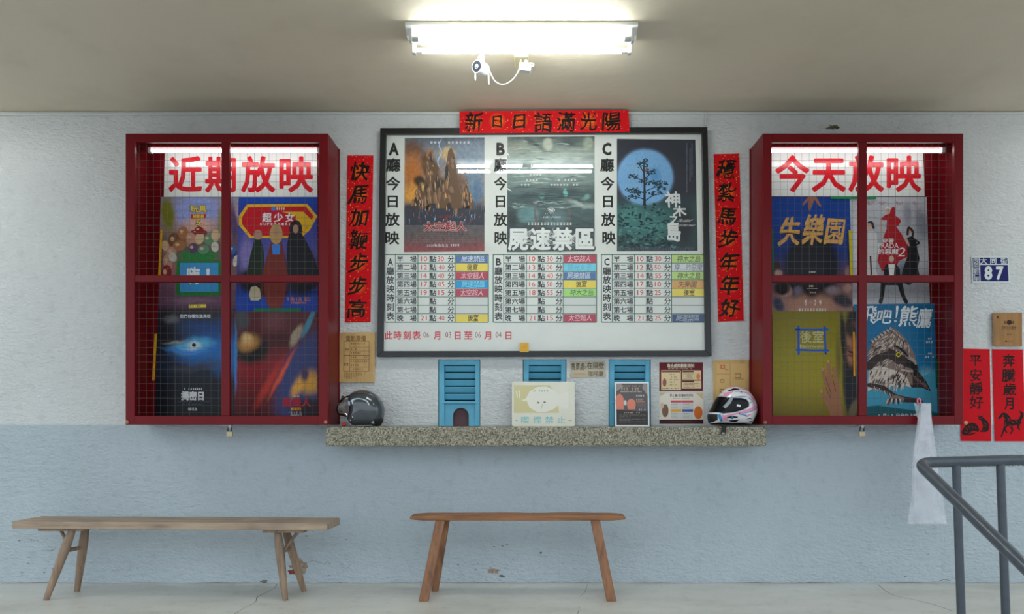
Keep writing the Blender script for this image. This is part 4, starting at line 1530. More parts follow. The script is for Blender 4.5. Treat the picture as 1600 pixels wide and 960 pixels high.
# ------------------------------------------------------------------ red papers
def couplet(quad, y, chars, label, name='spring_couplet', halo=True, boxes=None, bold=.020, shear=.22, warp=.10, extra=None):
    xs, ys = [q[0] for q in quad], [q[1] for q in quad]
    box = (min(xs), min(ys), max(xs), max(ys))
    halos = [((a + c) / 2, (b + d) / 2, 14.5) for a, b, c, d in boxes] if halo else []
    m = festive_red('red_paper', halos, box) if halo else mat('red_paper', (200, 12, 28), .6, var=.05, spec=.15)
    s = Sheet(y, box)
    s.slab(quad, .0006, 0)
    for i, (ch, (a, b, c, d)) in enumerate(zip(chars, boxes)):
        s.char(ch, a, b, c, d, 1, bold=bold, shear=shear, warp=warp, seed=i + 1.7 * len(label), brush=True)
    if extra:
        extra(s)
    tag(s.build(name, [m, M['brush']]), label, 'red paper', 'red papers with brush writing')


def vboxes(x0, w, y0, y1, n, dx):
    h = (y1 - y0) / n
    return [(x0 + dx * i, y0 + h * i + h * .10, x0 + w + dx * i, y0 + h * (i + 1) - h * .10) for i in range(n)]


couplet([(543, 243), (583.5, 243), (579, 503.5), (539, 504)], -.004, '快馬加鞭步步高', 'tall red paper brushed 快馬加鞭步步高 left of the notice board', boxes=vboxes(548.5, 28, 250, 501, 7, -.7))
couplet([(1115, 241), (1155, 240), (1162, 501.5), (1122, 503)], -.004, '穩紮馬步年年好', 'tall red paper brushed 穩紮馬步年年好 right of the notice board', boxes=vboxes(1120.5, 28, 247, 500, 7, 1.1))
couplet([(718, 174), (982, 172), (984, 206.5), (718, 208.5)], -.054, '新日日語滿光陽', 'wide red paper banner brushed 新日日語滿光陽 above the notice board',
        boxes=[(727, 177, 754, 206), (768, 180, 786, 199), (800, 178, 824, 201), (836, 176, 862, 206), (871, 175, 898, 205), (907, 176, 932, 203), (940, 175, 970, 204)], shear=.05)


def cats(s):
    s.stroke([(1507, 676), (1513, 668), (1522, 666), (1527, 672)], [9, 10, 9, 6], 1)
    s.stroke([(1508, 677), (1514, 671), (1524, 669)], [8, 12, 9], 1)
    s.stroke([(1506, 678), (1514, 679.5), (1523, 677)], [2.4, 2.6, 2], 1)
    s.ell(1510, 676, 4.6, 3.6, 1)
    s.stroke([(1532, 654), (1536, 656)], [6, 6], 1)
    s.ell(1532.5, 654, 3.6, 3.2, 1)
    s.stroke([(1530, 652), (1529.3, 648.4)], [2.2, .4], 1, 2)
    s.stroke([(1534.4, 651.5), (1535.2, 648.4)], [2.2, .4], 1, 2)
    s.stroke([(1535, 656), (1540, 662), (1541, 671)], [5, 9, 8], 1)
    s.stroke([(1536, 660), (1536.5, 668), (1535, 673)], [3, 2.6, 2.4], 1)
    s.stroke([(1542, 673), (1538, 674.5), (1531, 674)], [2.4, 2, 1.6], 1)
    for a, b, c, d in ((1509, 668, 1512, 674), (1513, 665, 1516, 671), (1518, 664.5, 1520, 670), (1507, 674.6, 1512, 676.6), (1516, 674, 1524, 674.6), (1523, 667, 1525, 671), (1537, 660, 1541, 664), (1538, 665, 1541, 668), (1535, 663, 1535, 669), (1531, 654, 1533, 655)):
        s.stroke([(a, b), ((a + c) / 2 + .6, (b + d) / 2), (c, d)], [.2, .9, .2], 0, 3)


def horse(s):
    s.stroke([(1561, 654), (1566, 649), (1570, 650), (1575, 656)], [3, 5, 6, 7], 1)
    s.stroke([(1566, 646), (1572, 648), (1577, 654)], [2, 4, 5], 1)
    s.stroke([(1575, 656), (1578, 661), (1586, 660), (1592, 660)], [8, 11, 9, 8], 1)
    s.stroke([(1572, 658), (1570, 668), (1567, 676), (1565, 682)], [6, 3.4, 2.4, 2.6], 1)
    s.stroke([(1575, 662), (1570, 670), (1573, 676)], [5, 3, 2.2], 1)
    s.stroke([(1578, 664), (1582, 672), (1579, 678)], [4, 2.6, 2], 1)
    s.stroke([(1592, 660), (1591, 668), (1593, 672)], [6, 3, 2], 1)
    for a, b, c, d in ((1574, 652, 1577, 659), (1579, 658, 1584, 662), (1586, 657, 1590, 661), (1571, 660, 1569, 668), (1566, 649, 1569, 651), (1577, 663, 1580, 668)):
        s.stroke([(a, b), ((a + c) / 2 + .8, (b + d) / 2), (c, d)], [.2, 1.0, .2], 0, 3)
    s.stroke([(1590, 658), (1595, 654), (1597, 647), (1593, 643)], [2.4, 5, 5, 1], 1)


couplet([(1501, 545), (1546.5, 546), (1549, 690), (1501, 689.5)], -.004, '平安靜好', 'red paper 平安靜好 with two painted cats beside the right cabinet', name='red_paper', halo=False,
        boxes=[(1515, 554, 1533, 572), (1516, 577, 1534, 596), (1515, 598, 1535, 617), (1516, 620, 1536, 639)], bold=.020, shear=0, warp=.03, extra=cats)
couplet([(1550, 546), (1598, 546.5), (1603, 690), (1554, 690)], -.004, '奔騰歲月', 'red paper 奔騰歲月 with a painted galloping horse at the right edge', name='red_paper', halo=False,
        boxes=[(1567, 554, 1585, 574), (1566, 577, 1586, 597), (1568, 599, 1588, 618), (1570, 621, 1586, 640)], bold=.020, shear=0, warp=.03, extra=horse)

# ------------------------------------------------------------------ plates, notices
s = Sheet(-.001)
s.slab([(1517.5, 401), (1576, 401), (1578, 442), (1519.5, 442)], .004, 0)
s.poly([(1519.4, 402.8), (1529.4, 402.8), (1529.9, 420), (1520.2, 420)], 1)
s.poly([(1520.3, 421.3), (1530, 421.3), (1530.6, 439.8), (1521, 439.8)], 1)
s.poly([(1530.9, 402.8), (1574, 402.8), (1574.6, 412.6), (1531.2, 412.6)], 1)
s.poly([(1531.3, 414.2), (1574.8, 414.2), (1576, 439.8), (1532.2, 439.8)], 1)
for i, ch in enumerate('南投市'):
    s.char(ch, 1520.3 + i * .15, 402.9 + i * 5.7, 1529 + i * .15, 408.6 + i * 5.7, 0, bold=.008)
for i, ch in enumerate('彰仁里'):
    s.char(ch, 1521 + i * .15, 421.4 + i * 6.1, 1529.8 + i * .15, 427.5 + i * 6.1, 0, bold=.008)
for ch, a in (('大', 1532), ('同', 1547), ('街', 1563.6)):
    s.char(ch, a, 402.8, a + 10, 412.6, 0, bold=.018)
s.word('8', 1538.2, 415.8, 1550.6, 437.8, 0, bold=.045)
s.word('7', 1556.2, 416.4, 1567.8, 437.8, 0, bold=.045)
tag(s.build('house_number_plate', [mat('white_plate', (212, 222, 222), .4), mat('blue_plate', (22, 20, 98), .4, spec=.2)]), 'blue and white house number plate 大同街 87 right of the right cabinet', 'house number')

g = Sheet(-.001)
g.slab([(1551.5, 489), (1597, 489), (1597, 541), (1552.5, 541)], .022, 0)
g.rect(1558, 494, 1560, 498, 1)
g.ell(1577, 504, 4, 3.8, 1)
for x in (1571, 1583):
    g.rect(x - 2, 501.5, x - .8, 506.5, 1)
    g.rect(x, 501.5, x + 1.2, 506.5, 1)
g.row('百年文化基地', 1565, 510, 1588, 514.4, 1, bold=.01)
g.line(1565, 515.6, 1588, 515.6, .5, 1)
g.greek(1573, 1581, 522, 1.6, 1)
g.ell(1572, 533.5, 1.6, 1.2, 1)
g.greek(1574.5, 1583, 532.5, 2.2, 1)
WM = wood_mat('varnished_plaque_wood', (150, 104, 44), (170, 122, 58), (128, 84, 34), axis=(18, 18, 1.2), rough=.4)
tag(g.build('wooden_plaque', [WM, flat((44, 30, 18))], bevel=.002), 'small square varnished wooden plaque above the galloping horse paper', 'plaque')

BW = wood_mat('pale_board_wood', (204, 166, 106), (214, 178, 118), (184, 144, 84), axis=(18, 18, 1.2))
g = Sheet(-.001)
g.slab([(530.5, 520), (586.5, 519.5), (585.5, 598), (530.5, 598)], .014, 0)
dk = 1
g.row('電影票價', 540, 525, 572, 534, dk, bold=.012)
g.outline([(537.5, 533.5), (577, 533.5), (576.5, 580.5), (537, 580.5)], .8, dk)
for y in (543, 549, 561.6, 567.6, 574):
    g.line(547, y, 576.6, y, .45, dk)
g.line(537.4, 555.4, 576.8, 555.4, .8, dk)
g.line(547, 533.5, 546.6, 580.5, .5, dk)
for y, x1 in ((536, 574), (545, 562), (551, 567), (557.5, 574), (563.6, 574), (569.6, 562), (576, 568)):
    g.greek(548, x1, y, 2.6, dk, 3.4)
g.greek(539, 545.6, 545, 3.4, dk, 3.6)
g.greek(538, 545.6, 568, 4, dk, 3.6)
for i, x1 in enumerate((574, 567, 559, 552)):
    g.greek(538, x1, 582.6 + i * 2.6, 1.7, dk, 2.6)
tag(g.build('price_board', [BW, flat((112, 80, 40))], bevel=.002), 'pale wooden ticket price board headed 電影票價 above the dark helmet', 'price board')

g = Sheet(-.001)
g.slab([(1114, 563.5), (1170.5, 562.5), (1171, 664), (1115, 664.5)], .012, 0)
g.rect(1119.5, 568.5, 1165, 660, 2)
g.outline([(1126.5, 571), (1132, 571), (1132, 576), (1126.5, 576)], 1.2, 3)
g.outline([(1148.5, 584.5), (1157, 584.5), (1157, 590.5), (1148.5, 590.5)], .9, 1)
g.outline([(1126, 593.5), (1131, 593.5), (1131, 598), (1126, 598)], .8, 1)
g.outline([(1125, 608.5), (1131, 608.5), (1131, 613), (1125, 613)], .8, 1)
g.line(1119.5, 585, 1140, 585, .5, 1)
g.line(1141, 568.5, 1141, 604, .4, 1)
g.greek(1133, 1138, 577, 2, 1)
g.greek(1146, 1164, 592, 1.6, 1)
tag(g.build('wooden_notice_board', [BW, flat((112, 80, 40)), mat('pale_panel', (212, 176, 114), .6), flat((190, 70, 50))], bevel=.002),
    'pale wooden seat plan board on the wall behind the white helmet', 'notice')

# maroon notice and mascot-free notice below it
g = Sheet(-.001)
g.slab([(1029, 565), (1099.5, 565.5), (1100, 612.5), (1029.5, 612.5)], .0008, 0)
g.rect(1030.2, 566.4, 1098.3, 611.4, 1)
g.row('南投戲院觀影須知', 1042, 569, 1085, 574.6, 3, gap=.06, bold=.02)
g.greek(1044, 1083, 575.6, 1.6, 3, 2)
g.poly([(1033, 579), (1064, 579), (1064, 610), (1033, 610)], 2)
g.poly([(1066, 579), (1095.5, 579), (1095.5, 593.6), (1066, 593.6)], 2)
g.poly([(1065.5, 595.2), (1095.8, 595.2), (1095.8, 607.6), (1065.5, 607.6)], 2)
g.rect(1033.5, 580.2, 1063, 582, 4)
g.rect(1066.5, 580, 1084, 582, 4)
g.rect(1066, 595.4, 1084.5, 597.6, 4)
for i in range(5):
    g.greek(1046.5, 1056 + (i % 3) * 2.5, 584.6 + i * 4, 2, 5 if i < 2 else 6, 2.2)
for i in range(5):
    g.greek(1068 + (i % 2) * 5, 1085 - (i % 3) * 2, 584 + i * 1.9, 1.1, 4, 1.6)
for i in range(4):
    g.greek(1068, 1094 - (i % 2) * 9, 599 + i * 2.1, 1.2, 4, 1.6)
g.greek(1035, 1061, 606.5, 1.8, 4, 2)
g.ell(1038.4, 598, 3, 6, 7)
g.ell(1091, 588.5, 3, 4.6, 8)
tag(g.build('paper_notice', [M['paper'], flat((104, 22, 34)), flat((222, 200, 160)), flat((236, 226, 204)), flat((80, 34, 30)), flat((140, 90, 80)), flat((90, 130, 80)), flat((150, 96, 80)), flat((216, 130, 80))]),
    'maroon and cream paper notice headed 南投戲院觀影須知, upper of two', 'notice')
g = Sheet(-.001)
g.slab([(1029.5, 613), (1100, 613), (1100.5, 664.5), (1030, 664.5)], .0008, 0)
g.rect(1030.4, 614, 1099, 662.6, 1)
g.poly([(1031, 614), (1041, 614), (1031, 620)], 2)
g.poly([(1086, 614), (1099, 614), (1099, 625)], 2)
g.row('禁止攜入影廳食物須知', 1046.5, 616, 1083, 620.4, 3, gap=.1, bold=.015)
g.greek(1050, 1079, 622.4, 1.2, 3, 1.6)
g.rect(1048, 626.2, 1064.6, 629.4, 4)
g.rect(1064.8, 626.2, 1083, 629.4, 4)
g.rect(1047.6, 640, 1064.4, 643.8, 5)
g.rect(1066, 640, 1083, 643.8, 6)
g.rect(1048, 630, 1083, 639.6, 0)
g.rect(1048, 644.2, 1083, 654.6, 0)
for x in (1049, 1067):
    for y in (631.6, 636, 646, 650, 652.6):
        g.greek(x, x + 11, y, 1.3, 7, 1.7)
g.ell(1039.5, 642, 5, 10, 8)
g.ell(1034.5, 634, 2.6, 5, 9)
g.ell(1091, 645, 6.5, 10, 10)
g.rect(1030.4, 656, 1099, 662.6, 11)
g.greek(1048, 1080, 658.4, 1.3, 8, 1.7)
tag(g.build('paper_notice', [M['paper'], flat((226, 218, 206)), flat((206, 186, 140)), flat((64, 44, 40)), flat((208, 80, 96)), flat((226, 166, 50)), flat((64, 94, 168)), flat((110, 100, 140)), flat((126, 96, 80)), flat((214, 190, 160)), flat((210, 110, 40)), flat((66, 26, 26))]),
    'cream paper notice with coloured headings on the wall, lower of two', 'notice')

# cardboard hand-written sign
g = Sheet(-.001)
g.slab([(891, 564.5), (945.5, 563.5), (946, 589.5), (891.5, 590.5)], .004, 0)
g.row('售票處', 892.5, 567.5, 913, 578.5, 1, bold=.012, shear=.05, warp=.03)
g.word('>', 912.5, 572, 916.5, 577, 1)
g.row('在隔壁', 917, 566.5, 944, 577, 1, bold=.012, warp=.03)
g.rect(896.5, 583.5, 915, 586.4, 2)
g.row('咖啡廳', 919, 580, 943, 588.4, 1, bold=.008, warp=.03)
tag(g.build('cardboard_sign', [mat('cardboard', (186, 176, 156), .8, var=.05), flat((76, 68, 52)), flat((196, 158, 122))]), 'small handwritten cardboard sign 售票處在隔壁咖啡廳 between two ticket windows', 'sign')


# ------------------------------------------------------------------ ticket windows
def window(n, a, b, hole):
    root = bpy.data.objects.new('window_%d' % n, None)
    y0 = .012
    S = CAM_D / FPX
    X = lambda p: (p - VX) * S
    Z = lambda p: CAM_H + (VY - p) * S
    root.location = (X((a + b) / 2), y0, 1.044)
    COL.objects.link(root)
    tag(root, 'sky blue wooden ticket window, %s' % ['leftmost, with a half-round hole', 'behind the no smoking board', 'behind the small framed poster'][n - 1], kind='structure')
    f = 9.2
    zb = 1.046
    g = G()
    xa, xb, z0, z1, R = X(a), X(b), 1.044, Z(561.5), .16
    g.add([(xa, 0, z0), (xa, R, z0), (xa, R, z1), (xa, 0, z1)], [(0, 1, 2, 3)], 0)
    g.add([(xb, 0, z0), (xb, R, z0), (xb, R, z1), (xb, 0, z1)], [(3, 2, 1, 0)], 0)
    g.add([(xa, 0, z1), (xb, 0, z1), (xb, R, z1), (xa, R, z1)], [(0, 1, 2, 3)], 0)
    g.add([(xa, 0, z0), (xb, 0, z0), (xb, R, z0), (xa, R, z0)], [(3, 2, 1, 0)], 0)
    g.add([(xa, R, z0), (xb, R, z0), (xb, R, z1), (xa, R, z1)], [(0, 1, 2, 3)], 1)
    g.build('reveal', [M['wall_up'], M['dark']], root)
    g = G()
    g.box(X(a + .8), X(a + f), y0, y0 + .05, zb, Z(562.5))
    g.box(X(b - f + 1), X(b - .8), y0, y0 + .05, zb, Z(562.5))
    g.box(X(a + f), X(b - f + 1), y0, y0 + .05, Z(570.5), Z(562.5))
    g.box(X(a + f), X(b - f + 1), y0, y0 + .05, Z(631), Z(627))
    g.box(X(a + 5.5), X(b - 4.5), y0 - .006, y0 + .012, Z(630.6), Z(628.4))
    g.build('window_frame', M['bluepaint'], root, bevel=.002)
    for i in range(5):
        zc = Z(576 + i * 11)
        g = G()
        mt = Matrix.Translation((0, y0 + .03, zc)) @ Matrix.Rotation(radians(-62), 4, 'X')
        g.box(X(a + f) - .003, X(b - f + 1) + .003, -.0205, .0205, -.004, .004, mtx=mt)
        g.build('louvre_slat', M['bluepaint'], root, bevel=.0015)
    g = G()
    xl, xr, zt = X(a + f), X(b - f + 1), Z(631)
    if hole:
        cx, r, ct = X((a + b) / 2 + 2), 12.4 * S, Z(650)
        top = [(cx + r * cos(t), ct + r * sin(t)) for t in [pi * i / 20 for i in range(21)]]
        pts = [(xr, zb), (xr, zt), (xl, zt), (xl, zb), (cx - r, zb)] + [q for q in reversed(top)] + [(cx + r, zb)]
        tri_in = [Vector((x, y0 + .018, z)) for x, z in pts]
        # the panel as strips around the arch
        arch = [(cx - r, zb)] + list(reversed(top)) + [(cx + r, zb)]
        for dy in (.018, .030):
            for i in range(len(arch) - 1):
                (x1, z1), (x2, z2) = arch[i], arch[i + 1]
                g.add([(x1, y0 + dy, z1), (x2, y0 + dy, z2), (x2, y0 + dy, zt), (x1, y0 + dy, zt)], [(0, 1, 2, 3)])
            g.add([(xl, y0 + dy, zb), (cx - r, y0 + dy, zb), (cx - r, y0 + dy, zt), (xl, y0 + dy, zt)], [(0, 1, 2, 3)])
            g.add([(cx + r, y0 + dy, zb), (xr, y0 + dy, zb), (xr, y0 + dy, zt), (cx + r, y0 + dy, zt)], [(0, 1, 2, 3)])
        for i in range(len(arch) - 1):
            (x1, z1), (x2, z2) = arch[i], arch[i + 1]
            g.add([(x1, y0 + .018, z1), (x2, y0 + .018, z2), (x2, y0 + .030, z2), (x1, y0 + .030, z1)], [(0, 1, 2, 3)])
    else:
        g.box(xl, xr, y0 + .018, y0 + .030, zb, zt)
    g.build('lower_panel', M['bluepaint'], root)
    if hole:
        g = G()
        g.box(xl + .01, xr - .01, y0 + .045, y0 + .055, zb, zt - .02)
        g.build('hatch_board', M['hatch'], root)


window(1, 684.5, 750.5, True)
window(2, 817, 885, False)
window(3, 951, 1017, False)


# ------------------------------------------------------------------ things on the counter
def leaning(name, x0, x1, h, ybot, ang, t, label, cat, mats, draw, corner=.0):
    """flat panel standing on the counter, leaning back; drawn in its own millimetre-true plane: u right, v up (metres)"""
    root = None
    g = G()
    zb = 1.0445
    mt = Matrix.Translation(((x0 + x1) / 2, ybot, zb)) @ Matrix.Rotation(radians(-ang), 4, 'X')
    w = x1 - x0
    pts = []
    c = corner
    if c:
        for cx, cz, a0 in ((w / 2 - c, h - c, 0), (-w / 2 + c, h - c, 90), (-w / 2 + c, c, 180), (w / 2 - c, c, 270)):
            for i in range(6):
                a = radians(a0 + 18 * i)
                pts.append((cx + c * cos(a), cz + c * sin(a)))
    else:
        pts = [(w / 2, 0), (w / 2, h), (-w / 2, h), (-w / 2, 0)]
    a = [mt @ Vector((x, 0, z)) for x, z in pts]
    b = [mt @ Vector((x, t, z)) for x, z in pts]
    n = len(a)
    g.add(a + b, [tuple(range(n)), tuple(range(2 * n - 1, n - 1, -1))] + [(i, n + i, n + (i + 1) % n, (i + 1) % n) for i in range(n)], 0)

    class L(Sheet):
        def pt(self, px, py):           # px,py: 0..100 across, 0..100 down
            return mt @ Vector((-w / 2 + px / 100 * w, -1e-4 - self.e, h - py / 100 * h))
    s = L(0)
    draw(s)
    o = len(g.v)
    g.v += s.v
    g.f += [[i + o for i in f] for f in s.f]
    g.mi += s.mi
    g.sm += s.sm
    ob = g.build(name, mats)
    tag(ob, label, cat)
    return ob


def d_smoke(s):
    s.poly([(3, 8), (60, 8), (70, 25), (75, 70), (3, 70)], 1)
    s.poly([(22, 38), (28, 22), (40, 12), (54, 11), (66, 18), (74, 30), (84, 24), (90, 22), (90, 60), (84, 62), (74, 52), (66, 62), (54, 68), (40, 68), (28, 58)], 2)
    s.poly([(14, 42), (22, 38), (23, 44)], 2)
    s.stroke([(7, 22), (8, 30), (8, 36)], [2, 2, 1], 2)
    s.stroke([(11, 20), (12, 30), (11, 38)], [2, 2, 1], 2)
    s.ell(42, 47, 2, 2, 3)
    s.ell(52, 46, 2, 2, 3)
    s.stroke([(49, 50), (47, 58), (46, 62)], [.8, .8, .5], 4)
    s.greek(35, 60, 19, 4, 4, 4)
    s.line(5, 87, 9, 87, 1.6, 5)
    s.line(90, 87, 95, 87, 1.6, 4)
    for ch, a in (('喫', 14), ('煙', 34), ('禁', 53), ('止', 72)):
        s.char(ch, a, 78, a + 13, 94, 5, bold=.004)


S49 = (CAM_D - .10) / FPX
leaning('no_smoking_board', (800 - VX) * S49, (898 - VX) * S49, 70.5 * S49, -.11, 6, .016,
        'cream board with a pale fish shape and 喫煙禁止 leaning on the middle ticket window', 'sign',
        [mat('cream_board_paint', (220, 218, 204), .5, var=.04), flat((206, 198, 152)), flat((226, 224, 214)), flat((120, 120, 108)), flat((150, 170, 160)), flat((120, 192, 198))], d_smoke, corner=.012)


def d_frame(s):
    s.rect(4, 3.5, 96, 97, 1)
    s.poly([(4, 3.5), (18, 3.5), (26, 10), (4, 22)], 2)
    s.poly([(96, 5), (84, 5), (80, 14), (96, 30)], 2)
    s.rect(4, 66, 96, 97, 3)
    s.poly([(4, 62), (96, 68), (96, 72), (4, 66)], 3)
    s.ell(14, 44, 12, 17, 4)
    s.rect(4, 44, 26, 62, 4)
    s.ell(48, 50, 13, 12, 4)
    s.poly([(36, 56), (60, 56), (58, 62), (38, 62)], 4)
    s.ell(30, 47, 4, 6, 5)
    for y, a, b in ((8, 16, 80),):
        s.greek(a, b, y, 2.5, 6, 5)
    s.greek(18, 80, 12, 8, 6, 8)
    s.greek(16, 80, 21, 2.4, 5, 4)
    s.greek(62, 86, 29, 4, 5, 5)
    s.greek(62, 88, 38, 5, 6, 6)
    s.rect(62, 44, 88, 45.5, 4)
    for y in (49, 52, 55):
        s.greek(64, 90, y, 1.8, 7, 3)
    s.greek(70, 90, 61, 4, 5, 5)
    s.greek(26, 74, 68, 3, 6, 6)
    for i in range(8):
        s.greek(12, 92 if i not in (2, 5, 7) else 46, 73 + i * 2.7, 1.4, 7, 2.4)


leaning('framed_poster', (961 - VX) * S49, (1014.5 - VX) * S49, 70 * S49, -.11, 6, .012,
        'small white framed poster with two orange shapes leaning on the right ticket window', 'framed poster',
        [mat('white_frame', (222, 226, 230), .4), flat((96, 92, 94), .25), flat((150, 140, 136), .25), flat((62, 58, 60), .25), flat((214, 130, 110), .25), flat((206, 204, 200), .25), flat((196, 168, 140), .25), flat((140, 134, 130), .25)], d_frame)


# ---- helmets: a side outline inflated to a full shell
class Inflate:
    def __init__(self, outline, c, W, yc, k=.5):
        """outline in photo pixels around centre c; W half width (m); yc depth of the middle plane"""
        self.c, self.W, self.yc = c, W, yc
        self.S = (CAM_D + yc) / FPX
        pts = smooth_path(outline + [outline[0]], [1] * (len(outline) + 1), 8)[0][:-1]
        self.prof = sorted([(atan2(-(y - c[1]), x - c[0]), math.hypot(x - c[0], y - c[1])) for x, y in pts])
        self.k = k

    def R(self, th):
        p = self.prof
        if th <= p[0][0] or th >= p[-1][0]:
            a, b = p[-1], (p[0][0] + 2 * pi, p[0][1])
            if th <= p[0][0]:
                th += 2 * pi
        else:
            lo, hi = 0, len(p) - 1
            while hi - lo > 1:
                m = (lo + hi) // 2
                if p[m][0] <= th:
                    lo = m
                else:
                    hi = m
            a, b = p[lo], p[hi]
        t = (th - a[0]) / ((b[0] - a[0]) or 1)
        return a[1] + (b[1] - a[1]) * t

    def world(self, px, py, y):
        return Vector(((px - VX) * self.S, y, CAM_H + (VY - py) * self.S))

    def surf(self, px, py, side=-1, off=0.0):
        dx, dy = px - self.c[0], py - self.c[1]
        rho = min(1.0, math.hypot(dx, dy) / self.R(atan2(-dy, dx)))
        h = (1 - rho ** 2.4) ** self.k
        return self.world(px, py, self.yc + side * (self.W * h + off))

    def shell(self, g, keep=None, m=0, nt=120, nr=26, off=0.0, pick=None, sides=(-1, 1)):
        for side in sides:
            idx = {}
            vs, fs, cen = [], [], []
            for i in range(nr + 1):
                rho = sin(pi / 2 * i / nr)
                for j in range(nt):
                    th = -pi + 2 * pi * j / nt
                    r = self.R(th) * rho
                    px, py = self.c[0] + r * cos(th), self.c[1] - r * sin(th)
                    h = (max(0, 1 - rho ** 2.4)) ** self.k
                    vs.append(self.world(px + off / self.S * cos(th) * rho, py - off / self.S * sin(th) * rho, self.yc + side * (self.W * h + off * (1 - rho))))
                    cen.append((px, py))
            for i in range(nr):
                for j in range(nt):
                    q = (i * nt + j, i * nt + (j + 1) % nt, (i + 1) * nt + (j + 1) % nt, (i + 1) * nt + j)
                    cx = sum(cen[a][0] for a in q) / 4
                    cy = sum(cen[a][1] for a in q) / 4
                    if keep is None or keep(cx, cy):
                        mm = pick(cx, cy) if pick else m
                        g.add([vs[a] for a in (q if side > 0 else q[::-1])], [(0, 1, 2, 3)], mm, True)

    def decal(self, g, pts, ws, m=0, off=.0018, sub=6):
        pts, ws = smooth_path(pts, ws, sub)
        L, R = [], []
        for i in range(len(pts)):
            a, b = pts[max(0, i - 1)], pts[min(len(pts) - 1, i + 1)]
            d = math.hypot(b[0] - a[0], b[1] - a[1]) or 1
            nx, ny = -(b[1] - a[1]) / d * ws[i] / 2, (b[0] - a[0]) / d * ws[i] / 2
            L.append(self.surf(pts[i][0] + nx, pts[i][1] + ny, -1, off))
            R.append(self.surf(pts[i][0] - nx, pts[i][1] - ny, -1, off))
        n = len(L)
        g.add(L + R, [(i, i + 1, n + i + 1, n + i) for i in range(n - 1)], m, True)


def merge(o, dist=1e-5):
    bm = bmesh.new()
    bm.from_mesh(o.data)
    bmesh.ops.remove_doubles(bm, verts=bm.verts, dist=dist)
    bmesh.ops.recalc_face_normals(bm, faces=bm.faces)
    bm.to_mesh(o.data)
    bm.free()
    for p in o.data.polygons:
        p.use_smooth = True


def inpoly(x, y, poly):
    c = False
    j = len(poly) - 1
    for i in range(len(poly)):
        if (poly[i][1] > y) != (poly[j][1] > y) and x < (poly[j][0] - poly[i][0]) * (y - poly[i][1]) / (poly[j][1] - poly[i][1]) + poly[i][0]:
            c = not c
        j = i
    return c


SHELF = 1.044


